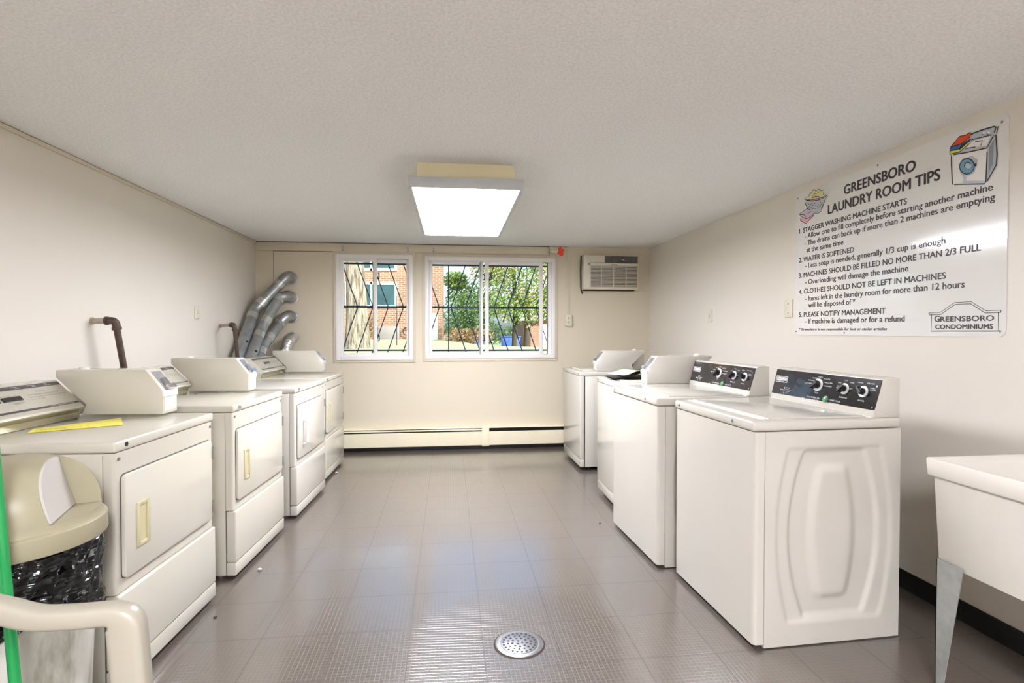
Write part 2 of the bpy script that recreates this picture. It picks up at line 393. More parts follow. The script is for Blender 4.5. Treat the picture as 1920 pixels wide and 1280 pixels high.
MB().box(-.174, .341, YB + .048, YB + .052, 1.046, 1.996).build('pane', M['glass'], w2)
MB().box(.335, .35, YB + .028, YB + .036, 1.02, 2.02).build('stile_track', M['vinyl_grey'], w2)
b = MB(); frame_ring(b, 1.032, 1.09, 1.015, 2.028, .007, YB + .04, YB + .06, 0); b.build('screen_frame', M['track_black'], w2)
MB().box(1.09, 1.125, YB + .02, YB + .1, 1.017, 2.028).build('jamb_liner', M['vinyl'], w2)
latch(w2, .372, 1.86, YB + .02); latch(w2, .372, 1.2, YB + .02); latch(w2, .446, 1.86, YB + .02)

# ------------------------------------------------------------------ ceiling lamp and added fill lamp
def ceiling_lamp(loc, label, glow='lamp'):
    t = thing('ceiling_light', label, 'ceiling light', loc)
    MB().box(-.27, .27, -.66, .66, -.1, 0, .004).build('housing', M['fixture_pan'], t)
    b = MB(); b.box(-.312, .312, -.745, -.73, -.158, -.1, .003); b.box(-.312, .312, .73, .745, -.158, -.1, .003)
    b.box(-.312, -.291, -.73, .73, -.158, -.1, .003); b.box(.291, .312, -.73, .73, -.158, -.1, .003); b.box(-.3, .3, -.735, .735, -.108, -.1)
    b.build('frame', M['fixture_rim'], t)
    MB().box(-.2905, .2905, -.7295, .7295, -.152, -.146).build('diffuser', M[glow], t)
    return t
lamp1 = ceiling_lamp((.104, 3.705, ZC), 'square-edged grey framed fluorescent ceiling light with glowing white diffuser')
lamp1.rotation_euler = (0, 0, -.008)
ceiling_lamp((.104, -.95, ZC), 'added grey framed fill light on the ceiling, unseen behind the viewer', 'fill_lamp')  # unseen copy of the fixture, added to brighten faces turned to the camera

# ------------------------------------------------------------------ dryers
def rounded_front(x0, x1, hw, z0, z1, r, n=6):
    p = [(x0, -hw)] + [(x1 - r + r * sin(a), -hw + r - r * cos(a)) for a in [i / n * pi / 2 for i in range(n + 1)]]
    return MB().prism(p + [(x, -y) for x, y in reversed(p)], z0, z1, 'xy')
def rrect(y0, y1, z0, z1, r, n=5):
    return [(cy + r * cos(radians(a0 + i * 90 / n)), cz + r * sin(radians(a0 + i * 90 / n))) for cy, cz, a0 in ((y1 - r, z1 - r, 0), (y0 + r, z1 - r, 90), (y0 + r, z0 + r, 180), (y1 - r, z0 + r, 270)) for i in range(n + 1)]
def screw(mb, x, y, z, r=.006): return mb.cyl((x - .002, y, z), (x + .003, y, z), r, 10)
def coin_box(t, H, y0, y1, lift, mat, low=0.0):
    b = MB(); p = [(-.505, lift), (-.155, lift), (-.155, .116 - low), (-.23, .212 - low), (-.612, .212 - low), (-.612, .178), (-.6, .166), (-.487, .058)]
    b.prism([(x, H + z) for x, z in p], y0, y1, 'xz', .004); cb = b.build('coin_box', mat, t)
    # sloped coin plate let into the bevel
    d = Vector((-.075, 0, .096)).normalized(); n = Vector((.096, 0, .075)).normalized(); o = Vector((-.155, 0, H + .116 - low))
    def q(s, y, h): v = o + d * s + n * h; return (v.x, y, v.z)
    def slab(mb, s0, s1, ya, yb, h0, h1):
        vs = [mb.bm.verts.new(q(s, y, h)) for h in (h0, h1) for s, y in ((s0, ya), (s1, ya), (s1, yb), (s0, yb))]
        for f in ((0, 1, 2, 3), (7, 6, 5, 4), (0, 4, 5, 1), (1, 5, 6, 2), (2, 6, 7, 3), (3, 7, 4, 0)): mb.bm.faces.new([vs[i] for i in f])
        bmesh.ops.recalc_face_normals(mb.bm, faces=mb.bm.faces[:])
    b = MB(); slab(b, .022, .106, y0 + .024, y1 - .02, -.001, .0012); b.build('coin_plate', M['grey_plate'], cb)
    b = MB(); slab(b, .02, .062, y0 + .042, y1 - .036, .001, .011); slab(b, .0, .022, y0 + .034, y1 - .028, .0005, .022); b.build('coin_slide', M['chrome'], cb, label='chrome push-in coin slide')
    MB().box(-.156, -.153, y0 + .009, y1 - .009, H + lift + .012, H + .086 - low, .001).build('coin_door', M['window_white'], cb)
    MB().box(-.16, -.1505, y0 - .001, y1 + .001, H + .088 - low, H + .117 - low, .002).build('coin_box_band', M['white_plastic'], cb)
    MB().lathe([(.022, 0), (.021, .006), (.014, .011), (.004, .013)], (-.53, (y0 + y1) / 2, H + .211 - low), 20).build('top_lock_cap', M['white_plastic'], cb)
def dryer(far, r, H, label, handle='recess', lock='black', mat=None, detail=True, box=True):
    w = .69; hw = w / 2; mat = mat or M['enamel_cream']
    c = (far[0] - sin(r) * hw, far[1] - cos(r) * hw, 0)
    t = thing('clothes_dryer', label, 'dryer', c, -r, 'coin dryers along the left wall')
    MB().box(-.7, -.038, -hw, hw, .022, H - .04, .004).build('cabinet', mat, t)
    for x in (-.64, -.09):
        for y in (-.29, .29): MB().cyl((x, y, 0), (x, y, .03), .02, 14).build('levelling_foot', M['hinge'], t)
    MB().box(-.7, .006, -hw - .002, hw + .002, H - .038, H, .009, 3).build('top_panel', mat, t)
    MB().box(-.039, -.036, -hw + .001, hw - .0006, .03, H - .045).build('front_seam', M['seal'], t)
    rounded_front(-.0365, 0, hw, .356, H - .0395, .012).build('front_panel', mat, t)
    MB().box(-.0375, .012, -hw, hw, .089, .352, .008, 3).build('lower_panel', mat, t)
    MB().box(-.036, .010, -hw, hw, .022, .087, .004).build('kick_plate', mat, t)
    MB().prism(rrect(-.3165, .3165, .3965, .7695, .022), -.001, .0022, 'yz').build('door_seal', M['seal'], t)
    d = MB().prism(rrect(-.314, .314, .399, .766, .02), -.001, .014, 'yz', .004).build('door', mat, t)
    hy, hz = -.212, .567
    if handle == 'recess':
        b = MB(); y0, y1, z0, z1, k = hy - .036, hy + .036, hz - .081, hz + .081, .014
        for a in ((y0, y0 + k, z0, z1), (y1 - k, y1, z0, z1), (y0 + k, y1 - k, z0, z0 + k), (y0 + k, y1 - k, z1 - k, z1)): b.box(.012, .0195, a[0], a[1], a[2], a[3], .002)
        b.build('door_handle', M['cream_plastic'], d, label='cream recessed door pull')
        MB().box(.0135, .0148, y0 + k, y1 - k, z0 + k, z1 - k).build('handle_recess', M['cream_plastic'], d)
    else:
        b = MB(); b.tube(smooth_path([(.012, hy, hz + .085), (.04, hy, hz + .078), (.04, hy, hz - .078), (.012, hy, hz - .085)], .02), .01, 10); b.build('door_handle', M['white_plastic'], d, label='white bow door handle')
    for z in (.455, .705): MB().box(.001, .018, .309, .322, z - .026, z + .026, .002).cyl((.016, .316, z - .03), (.016, .316, z + .03), .005, 8).build('hinge', M['hinge'], d)
    for y in (-.322, .322): screw(MB(), .001, y, H - .062).build('panel_screw', M['hinge'], t)
    if lock == 'black': MB().cyl((.004, -.287, H - .017), (.0075, -.287, H - .017), .0085, 16).build('lock_hole', M['black'], t)
    else: MB().cyl((.004, -.287, H - .018), (.016, -.287, H - .018), .009, 16).cyl((.014, -.287, H - .018), (.019, -.287, H - .018), .005, 12).build('lock', M['chrome'], t)
    # sloping control console
    y0, y1 = -.34, .222
    b = MB(); b.prism([(x, H + z) for x, z in ((-.515, 0), (-.512, .03), (-.498, .042), (-.488, .05), (-.494, .058), (-.602, .166), (-.612, .168), (-.69, .168), (-.69, 0))], y0, y1, 'xz', .0015)
    cs = b.build('console', M['enamel_cream'], t)
    # control plate on the slope
    O = Vector((-.494, 0, H + .058)); T = Vector((-.108, 0, .108)).normalized(); N = Vector((.108, 0, .108)).normalized()
    def P(s, y, h=.001): v = O + T * s + N * h; return (v.x, y, v.z)
    def plate(mb, s0, s1, ya, yb, h): mb.poly([P(s0, ya, h), P(s0, yb, h), P(s1, yb, h), P(s1, ya, h)])
    b = MB(); plate(b, .001, .152, y0 + .004, y1 - .004, .0008); cp = b.build('control_panel', M['console'], cs, label='grey metal control plate')
    
    for s0, s1 in ((.128, .147), (.016, .026)): b = MB(); plate(b, s0, s1, y0 + .004, y1 - .004, .0014); b.build('dark_stripe', M['console_dark'], cs)
    MB().prism([(x, H + z) for x, z in ((-.5145, .002), (-.5105, .031), (-.4965, .0415), (-.4865, .05), (-.4865, .046), (-.496, .036), (-.5075, .028), (-.511, .002))], y0, y1, 'xz').build('console_lip', M['console_edge'], cs)
    if detail:
        for ya, yb in ((-.16, -.132), (-.115, -.03)):
            b = MB()
            for h0, h1 in ((.001, .006),):
                vs = [b.bm.verts.new(P(s, y, h)) for h in (h0, h1) for s, y in ((.072, ya), (.092, ya), (.092, yb), (.072, yb))]
                for f in ((4, 5, 6, 7), (0, 1, 5, 4), (1, 2, 6, 5), (2, 3, 7, 6), (3, 0, 4, 7)): b.bm.faces.new([vs[i] for i in f])
            b.build('rocker_switch', M['gloss_black'], cs)
        b = MB(); u = (0, 1, 0)
        for body, s, y, wd, hh in (('START', .096, -.163, .035, .006), ('HI  MED  LO', .096, -.115, .08, .006), ('TEMPERATURE', .06, -.08, .05, .005), ('SELECT', .055, -.08, .03, .005), ('INSTRUCTIONS', .104, .06, .05, .006), ('Clean lint filter before each load', .09, .01, .16, .006), ('Select temperature. Insert coins. Push start.', .078, .01, .19, .006), ('Do not dry rubber', .066, .01, .07, .006), ('DRY', .036, -.27, .05, .008)):
            put_text(b, body, P(s, y, .0016), u, T, wd, hh)
        b.build('panel_lettering', M['print_grey'], cs)
        b = MB()
        for body, s, y, wd in (('WARM', .139, -.03, .03), ('LOW', .132, -.015, .025), ('PERMANENT', .139, .05, .04), ('PRESS', .132, .07, .02), ('HIGH', .139, .13, .02), ('COTTON', .132, .135, .03)): put_text(b, body, P(s, y, .002), u, T, wd, .0045)
        put_text(b, 'COMMERCIAL DRYER', P(.0185, .06, .002), u, T, .13, .005); b.build('stripe_lettering', M['print_white'], cs)
    if box: coin_box(t, H, .228, .342, .012, mat)
    return t
D1 = dryer((-1.106, 2.698), .055, .888, 'nearest coin dryer in left row, yellow note taped on its top', lock='black')
D2 = dryer((-1.053, 3.59), .055, .895, 'second coin dryer in left row, chrome lock on its front edge, cream door pull', lock='chrome')
D3 = dryer((-.996, 4.495), .05, .89, 'third dryer from the camera, white bow door handle and no coin box', handle='bow', lock='chrome', mat=M['enamel'], box=False)
D4 = dryer((-1.025, 5.425), .025, .876, 'farthest coin dryer, in the back left corner below the silver ducts', lock='chrome')

# yellow note lying in front of the console of the nearest dryer
b = MB(); pts = [(-1.585, 2.29), (-1.345, 2.425), (-1.44, 2.585), (-1.615, 2.35)]
b.prism([(-1.565, 2.225), (-1.315, 2.375), (-1.43, 2.565), (-1.605, 2.31)], .8895, .8903, 'xy', mi=0)
_u = Vector((.24, .135, 0)).normalized(); _v = Vector((-.135, .24, 0)).normalized()
put_text(b, 'PLEASE  /  /  /  /  //', (-1.56, 2.28, .8907), _u, _v, .2, .018, mi=1); b.build('paper_note', [M['paper_yellow'], M['print_grey']], label='yellow paper note on the nearest dryer below its control console', cat='note')

# ------------------------------------------------------------------ washers
def side_relief(u, z):
    """pressed barrel relief in a washer's side sheet: u from the front edge, z above the floor"""
    def sm(x): x = max(0, min(1, x)); return x * x * (3 - 2 * x)
    def inside(wm, we, z0, z1, cc, soft=.02):
        zc, hz = (z0 + z1) / 2, (z1 - z0) / 2; q = (z - zc) / hz
        half = wm - (wm - we) * min(q * q, 1.3)
        return sm((half - abs(u - cc)) / soft) * sm((hz - abs(z - zc)) / soft)
    a = inside(.268, .215, .09, .81, .31, .022); m = inside(.212, .14, .105, .80, .31, .024); i = inside(.118, .075, .17, .74, .305, .045)
    return -.006 * a - .011 * m + .0125 * i
def washer_common(t, H, mat, bottom, hw):
    MB().box(-.655, -.043, -hw + .003, hw - .03, bottom, H - .045, .003).build('cabinet', mat, t)
    for x in (-.6, -.1):
        for y in (-.28, .28): MB().cyl((x, y, 0), (x, y, bottom + .01), .018, 14).build('levelling_foot', M['black'], t)
def washer_new(far, r, label):
    w = .69; hw = w / 2; H = .915; mat = M['enamel']
    c = (far[0] - sin(r) * hw, far[1] - cos(r) * hw, 0)
    t = thing('washing_machine', label, 'washing machine', c, pi - r, 'top-loading washers along the right wall')
    washer_common(t, H, mat, .024, hw)
    rounded_front(-.0445, 0, hw, .02, H - .0445, .018).build('front_panel', mat, t)
    b = MB(); b.grid(lambda a, k: (-.0465 - a * .6105, hw + side_relief(a * .6105, .005 + k * .865), .005 + k * .865), 90, 120)
    ed = [e for e in b.bm.edges if e.is_boundary]; r_ = bmesh.ops.extrude_edge_only(b.bm, edges=ed)
    bmesh.ops.translate(b.bm, verts=[v for v in r_['geom'] if isinstance(v, bmesh.types.BMVert)], vec=(0, -.028, 0)); bmesh.ops.recalc_face_normals(b.bm, faces=b.bm.faces[:]); b.build('side_panel', mat, t, ang=60)
    MB().box(-.0475, -.0440, -hw + .003, hw - .0008, .03, H - .05).build('front_seam', M['seam'], t)
    b = MB(); b.box(-.66, .008, -hw - .001, hw + .001, H - .043, H, .012, 3); b.build('top_deck', mat, t)
    # lid, sunk a touch, with a grip ledge along its front
    l = MB().box(-.515, -.075, -.315, .315, H - .004, H + .0065, .005, 3).build('lid', mat, t)
    MB().box(-.074, -.066, -.30, .30, H - .002, H + .0045, .002).box(-.066, -.045, -.31, .31, H, H + .0016, .0007).build('lid_grip', M['white_plastic'], l)
    for y in (-.29, .2): screw(MB(), .0085, y, H - .021, .0065).build('deck_screw', M['hinge'], t)
    cs = MB().prism([(-.53, H), (-.578, H + .157), (-.588, H + .163), (-.655, H + .163), (-.655, H)], -.34, .34, 'xz', .003).build('console', mat, t)
    MB().box(-.532, -.518, -.338, .338, H, H + .004, .001).build('console_strip', M['white_plastic'], cs)
    O = Vector((-.535, 0, H)); T = Vector((-.04, 0, .155)).normalized(); N = Vector((.155, 0, .04)).normalized(); O = O + N * .0035
    def P(s, y, h=0.0): v = O + T * s + N * h; return Vector((v.x, y, v.z))
    def slab(mb, s0, s1, ya, yb, h0, h1, mi=0):
        vs = [mb.bm.verts.new(P(s, y, h)) for h in (h0, h1) for s, y in ((s0, ya), (s1, ya), (s1, yb), (s0, yb))]
        fs = [mb.bm.faces.new([vs[i] for i in f]) for f in ((3, 2, 1, 0), (4, 5, 6, 7), (0, 1, 5, 4), (1, 2, 6, 5), (2, 3, 7, 6), (3, 0, 4, 7))]
        for f in fs: f.material_index = mi
        bmesh.ops.recalc_face_normals(mb.bm, faces=fs)
    b = MB(); slab(b, .003, .158, -.338, .338, -.004, 0); cp = b.build('control_panel', M['gloss_black'], cs, label='glossy black control panel')
    b = MB()
    for y, s in ((-.332, .105), (-.332, .045), (.325, .13), (.325, .04)):
        p = P(s, y); MB().tube([p, p + N * .003], .0045, 10).build('panel_screw', M['chrome'], cs)
    for y, s, rr, ang in ((-.013, .103, .03, .75), (.153, .102, .025, .9), (.259, .101, .025, -.75)):
        p = P(s, y); k = MB(); k.tube([p, p + N * .003], rr, 32); ko = k.build('dial_ring', M['ring_white'], cs)
        k = MB(); k.tube([p + N * .002, p + N * .012, p + N * .022], [rr * .58, rr * .54, rr * .46], 28)
        g = Vector((0, 1, 0)) * cos(ang) + T * sin(ang); h = g.cross(N)
        vs = [k.bm.verts.new(p + g * a * rr * (.92 if a < 0 else .6) + h * q * rr * .27 * (1 - .5 * (a < 0)) + N * zz) for zz in (.004, .027) for a, q in ((-1, -1), (1, -1), (1, 1), (-1, 1))]
        fs = [k.bm.faces.new([vs[i] for i in f]) for f in ((3, 2, 1, 0), (4, 5, 6, 7), (0, 1, 5, 4), (1, 2, 6, 5), (2, 3, 7, 6), (3, 0, 4, 7))]
        bmesh.ops.recalc_face_normals(k.bm, faces=fs); k.build('dial_knob', M['knob'], cs)
    p = P(.041, .058); k = MB(); k.tube([p, p + N * .004, p + N * .0041], [.0165, .0165, .0135], 24); k.build('button_ring', M['chrome'], cs)
    k = MB(); k.tube([p + N * .003, p + N * .009, p + N * .011], [.0125, .0122, .008], 24); k.build('start_button', M['green'], cs, label='green start button')
    b = MB(); u = (0, 1, 0)
    for body, s, y, wd, hh in (('BULKY ITEMS', .103, -.105, .05, .0055), ('POWERWASH', .118, -.085, .045, .0055), ('WHITES', .131, -.06, .035, .0055), ('NORMAL', .139, -.022, .03, .0055), ('DELICATES', .133, .015, .04, .0055), ('RINSE & SPIN', .116, .025, .05, .0055), ('DRAIN & SPIN', .1, .025, .05, .0055), ('CYCLE', .062, -.026, .025, .006),
                               ('COLD', .124, .108, .02, .0055), ('COOL', .137, .143, .02, .0055), ('WARM', .13, .178, .022, .0055), ('HOT', .103, .182, .016, .0055), ('TAP', .108, .107, .013, .005), ('COLD', .1, .104, .017, .005), ('TEMPERATURE', .059, .13, .05, .006),
                               ('NORMAL', .135, .22, .03, .0055), ('EXTRA RINSE', .136, .268, .042, .0055), ('OFF', .118, .215, .014, .005), ('FABRIC', .117, .292, .025, .005), ('SOFTENER', .109, .292, .03, .005), ('OPTIONS', .058, .24, .035, .006),
                               ('START / PAUSE', .037, .085, .062, .008), ('Hold 3 seconds to stop', .028, .085, .06, .004), ('cycle', .022, .085, .02, .004), ('COMMERCIAL', .037, -.065, .085, .007), ('FILL', .027, -.1, .022, .006), ('WASH  RINSE  SPIN', .026, -.06, .075, .006),
                               ('SENSE', .051, -.275, .026, .005), ('- FILLING', .064, -.235, .03, .0045), ('- WASHING NOW', .055, -.235, .046, .0045), ('- RINSING', .046, -.235, .034, .0045), ('- SPIN', .037, -.235, .026, .0045)):
        put_text(b, body, P(s, y, .0008), u, T, wd, hh, offset=.01)
    slab(b, .034, .07, -.2435, -.242, .0004, .0008); slab(b, .0175, .0185, -.1, .02, .0004, .0008)
    b.build('panel_lettering', M['print_white'], cs)
    b = MB(); slab(b, .092, .124, -.327, -.236, .0003, .0006)                         # name plate with the maker's lettering
    slab(b, .0945, .1215, -.324, -.239, .0006, .0009, 1); slab(b, .101, .118, -.321, -.242, .0009, .0012, 0)
    put_text(b, 'MAYTAG', P(.1035, -.3185, .0016), u, T, .074, .012, offset=.012, mi=1); put_text(b, 'commercial', P(.0955, -.305, .0013), u, T, .045, .005, mi=0)
    b.build('name_plate', [M['ring_white'], M['gloss_black']], cs, label='white lettered name plate'); return t
def washer_old(far, r, H, label):
    hw = .345; mat = M['enamel']; c = (far[0] - sin(r) * hw, far[1] - cos(r) * hw, 0)
    t = thing('washing_machine', label, 'washing machine', c, pi - r, 'top-loading washers along the right wall')
    washer_common(t, H, mat, .03, hw)
    MB().box(-.04, 0, -hw, hw, .105, H - .042, .006, 3).build('front_panel', mat, t)
    MB().box(-.04, -.002, -hw, hw, .032, .102, .004).build('kick_plate', mat, t)
    for y in (-.325, .325): screw(MB(), -.001, y, .07, .005).build('panel_screw', M['hinge'], t)
    for y in (-.3, .3): screw(MB(), .0065, y, H - .02, .0065).build('deck_screw', M['hinge'], t)
    MB().box(-.655, -.043, hw - .008, hw, .032, H - .043, .003).build('side_panel', mat, t)
    b = MB()
    for a in ((-.61, -.13, .785, .79), (-.61, -.13, .09, .095), (-.135, -.13, .09, .79), (-.61, -.605, .09, .79)): b.box(a[0], a[1], hw - .001, hw + .0012, a[2], a[3], .0008)
    b.build('side_rib', mat, t)
    MB().box(-.047, -.0425, hw - .004, hw + .0004, .035, H - .045).build('front_seam', M['seam'], t)
    MB().box(-.66, .006, -hw, hw, H - .042, H, .01, 3).build('top_deck', mat, t)
    l = MB().box(-.5, -.06, -.31, .21, H - .002, H + .009, .004, 3).build('lid', mat, t)
    MB().box(-.066, -.055, -.2, .1, H, H + .006, .002).build('lid_grip', M['white_plastic'], l)
    cs = MB().prism([(-.53, H), (-.56, H + .1), (-.62, H + .15), (-.655, H + .15), (-.655, H)], -.34, .218, 'xz', .003).build('console', mat, t)
    b = MB(); b.prism([(-.5325, H + .012), (-.5605, H + .098), (-.5585, H + .099), (-.5305, H + .012)], -.33, .21, 'xz'); b.build('control_panel', M['console_dark'], cs)
    coin_box(t, H, .228, .342, .002, mat, .022); return t
washer_new((1.174, 2.705), -.038, 'nearest top-loading washer with black control panel and embossed side')
washer_new((1.072, 3.465), -.045, 'second top-loading washer from the camera, black control panel, no coin box')
washer_old((1.172, 4.2), .01, .915, 'third washer from the camera, with coin box and dark folders on its lid')
washer_old((1.181, 5.52), -.009, .903, 'farthest washer, in the back right corner below the air conditioner')

# folders and flyer on the third washer
def sheet(name, mat, cx, cy, z0, lx, ly, rz, arch, th, **kw):
    b = MB(); R = Matrix.Rotation(rz, 3, 'Z')
    def f(h):
        def g(a, k):
            x, y = (a - .5) * lx, (k - .5) * ly; v = R @ Vector((x, y, 0))
            return (cx + v.x, cy + v.y, z0 + arch * sin(pi * min(1, max(0, a))) ** 2 + h)
        return g
    b.grid(f(0), 16, 4); b.grid(f(th), 16, 4); bmesh.ops.recalc_face_normals(b.bm, faces=b.bm.faces[:])
    return b.build(name, mat, ang=50, **kw)
sheet('folder', M['folder'], 1.40, 3.93, .926, .44, .26, .04, .002, .008, label='flat dark folder lowest on the third washer lid', cat='folder')
sheet('folder', M['folder'], 1.47, 3.93, .9355, .40, .24, -.06, .042, .006, label='arched dark folder lying on the flat one on the third washer', cat='folder')
sheet('flyer', M['paper_green'], 1.33, 3.86, .96, .30, .17, .45, .026, .001, label='pale green flyer draped over the dark folders', cat='flyer')

# ------------------------------------------------------------------ exhaust ducts in the back left corner
def duct(label, pts, n_elbow, end, r=.051, knob=None):
    t = thing('exhaust_duct', label, 'duct', (0, 0, 0), group='silver dryer ducts in the back left corner')
    P = [Vector(p) for p in pts]; E = Vector(end)
    a, bb, c = P[0], P[1], P[2]
    d1 = (bb - a).normalized(); d2 = (c - bb).normalized(); L = .075
    MB().tube([a, bb - d1 * L], r, 24).build('lower_pipe', M['galv'], t)
    MB().tube(smooth_path([bb - d1 * (L + .012), bb, bb + d2 * (L + .012)], .07, 5), r * 1.05, 24).build('elbow', M['galv'], t)
    for q, d in ((bb - d1 * (L + .02), d1), (bb + d2 * (L + .03), d2)): MB().tube([q - d * .034, q + d * .034], r * 1.07, 24).build('tape_band', M['foil'], t)
    e_dir = (E - Vector((E.x, E.y - .12, E.z))).normalized(); mid = Vector((E.x - .012, E.y - .115, E.z + .018)); d3 = (mid - c).normalized()
    MB().tube([bb + d2 * L, c], r, 24).build('upper_pipe', M['galv'], t)
    MB().tube([c - d2 * .045, c + d2 * .022], r * 1.07, 24).build('tape_band', M['foil'], t)
    MB().tube(smooth_path([c, mid, E], .09, 6), r * 1.06, 24).build('wall_elbow', M['galv'], t)
    MB().tube([E - Vector((0, .012, 0)), E - Vector((0, .0005, 0))], r * 1.3, 24).build('wall_collar', M['foil'], t)
    if knob: k = a.lerp(bb, knob); n = Vector((.75, -.6, .1)).normalized(); MB().tube([k + n * r * .95, k + n * (r + .012)], .011, 12).build('damper_knob', M['black'], t)
    return t
duct('topmost and longest of the four silver exhaust ducts, entering the back wall highest', [(-1.885, 4.80, .68), (-1.882, 5.575, 1.475), (-1.69, 5.745, 1.755)], 1, (-1.614, 5.9, 1.822), knob=.62)
duct('second silver exhaust duct from the top, entering the wall below the longest', [(-1.80, 4.98, .83), (-1.797, 5.49, 1.29), (-1.70, 5.73, 1.605)], 1, (-1.616, 5.9, 1.62), knob=.55)
duct('third silver exhaust duct from the top, foil wrapped low elbow', [(-1.80, 5.15, .80), (-1.778, 5.50, 1.14), (-1.692, 5.74, 1.36)], 1, (-1.617, 5.9, 1.42))
t = thing('exhaust_duct', 'lowest and shortest exhaust duct, crinkled foil hose above the farthest dryer', 'duct', group='silver dryer ducts in the back left corner')
_p = smooth_path([(-1.62, 5.52, .5), (-1.618, 5.56, .95), (-1.612, 5.74, 1.17), (-1.608, 5.9, 1.21)], .1, 14); _d = []
for a, c in zip(_p, _p[1:]):
    k = max(1, int((c - a).length / .008))
    for i in range(k): _d.append(a.lerp(c, i / k))
MB().tube(_d, [.05 + .005 * (i % 2) + rnd.uniform(-.002, .002) for i in range(len(_d))], 20).build('foil_hose', M['foil'], t)
MB().tube([(-1.608, 5.872, 1.21), (-1.608, 5.8995, 1.21)], .062, 24).build('wall_collar', M['foil'], t)
MB().tube([(-1.614, 5.72, 1.15), (-1.611, 5.77, 1.185)], .058, 24).build('tape_band', M['foil'], t)

# gas pipes on the left wall
def gas_pipe(label, f, e, low, r):
    t = thing('gas_pipe', label, 'pipe', group='iron gas pipes on the left wall'); f, e, low = Vector(f), Vector(e), Vector(low)
    d = (e - f).normalized(); g = (low - e).normalized()
    MB().tube([f, e - d * .04], r * .92, 18).build('wall_stub', M['pipe_paint'], t)
    MB().tube([f, f + d * .008], r * 1.22, 18).build('wall_flange', M['pipe_paint'], t)
    MB().tube(smooth_path([e - d * .05, e, e + g * .05], .045, 8), r * 1.22, 18).tube([e - d * .052, e - d * .04], r * 1.42, 18).tube([e + g * .04, e + g * .052], r * 1.42, 18).build('elbow', M['pipe'], t)
    MB().tube([e + g * .045, low], r, 18).build('drop_pipe', M['pipe'], t)
gas_pipe('dark iron gas pipe on left wall behind the nearest two dryers', (XL, 3.293, 1.328), (-1.853, 3.285, 1.33), (-1.85, 3.455, .70), .017)
gas_pipe('smaller dark iron gas pipe beside the silver ducts', (XL, 5.012, 1.319), (-1.80, 4.845, 1.326), (-1.80, 4.93, .95), .016)

# ------------------------------------------------------------------ plates on the walls
def wall_plate(label, side, y, z, w=.07, h=.11, kind='outlet'):
    x, s = (XL, 1) if side == 'l' else (XR, -1)
    t = thing('wall_plate', label, 'wall plate', (x, y, z))
    MB().box(min(0, s * .009), max(0, s * .009), -w / 2, w / 2, -h / 2, h / 2, .003).build('cover', M['almond'], t)
    b = MB()
    for q in ((-.03, .03) if kind == 'outlet' else ()): b.cyl((s * .008, 0, q), (s * .011, 0, q), .006 if kind != 'outlet' else .004, 12)
    if kind != 'outlet': b.box(min(s * .008, s * .016), max(s * .008, s * .016), -.01, .01, -.016, .016, .002)
    b.build('screws' if kind == 'outlet' else 'switch_toggle', M['hinge'] if kind == 'outlet' else M['almond'], t)
wall_plate('small almond wall plate on left wall above the second dryer', 'l', 4.565, 1.421, .075, .105, 'switch')
wall_plate('almond blank plate on right wall beside the laundry tips sign', 'r', 3.365, 1.421, .08, .115)
wall_plate('plain almond plate on right wall nearer the back corner', 'r', 4.455, 1.402, .07, .11, 'switch')

# surface wiring and bits along the back wall
t = thing('surface_conduit', 'cream surface wiring run from ceiling box down to an outlet beside the air conditioner', 'conduit', (1.31, YB, 1.33))
MB().box(-.21, -.09, -.04, 0, .795, .862, .004).build('junction_box', M['almond'], t)
MB().box(-.09, .006, -.014, 0, .845, .86, .002).box(-.007, .008, -.014, 0, .12, .86, .002).build('raceway', M['almond'], t)
MB().box(-.036, .038, -.04, 0, -.002, .124, .004).build('outlet_box', M['almond'], t)
b = MB()
for z in (.04, .085): b.cyl((.0, -.043, z), (.0, -.039, z), .014, 16)
b.build('receptacle', M['cream_plastic'], t)
b = MB(); b.prism([(1.19, 2.178), (1.215, 2.192), (1.23, 2.172), (1.255, 2.165), (1.243, 2.13), (1.247, 2.105), (1.222, 2.088), (1.2, 2.108), (1.178, 2.118), (1.192, 2.145)], YB - .052, YB - .046, 'xz'); b.build('paper_tag', M['orange'], label='bright orange paper tag stuck below the ceiling junction box', cat='tag')
for i, (x, l) in enumerate(((-1.1, 'curtain rod bracket above left edge of the narrow window'), (-.427, 'curtain rod bracket above right edge of the narrow window'), (-.157, 'curtain rod bracket above left edge of the wide window'), (1.09, 'curtain rod bracket above right edge of the wide window, under the junction box'))):
    t = thing('rod_bracket', l, 'bracket', (x, YB - .014, 2.14 if i < 3 else 2.118), group='curtain rod brackets above the windows')
    MB().box(-.011, .011, -.004, 0, -.03, .026, .001).build('back_plate', M['steel'], t)
    MB().tube(smooth_path([(0, -.002, .006), (0, -.05, .004), (0, -.052, .02)], .01), .005, 8).build('hook', M['steel'], t)
    MB().cyl((0, -.006, -.017), (0, -.002, -.017), .005, 10).build('hook_screw', M['black'], t)

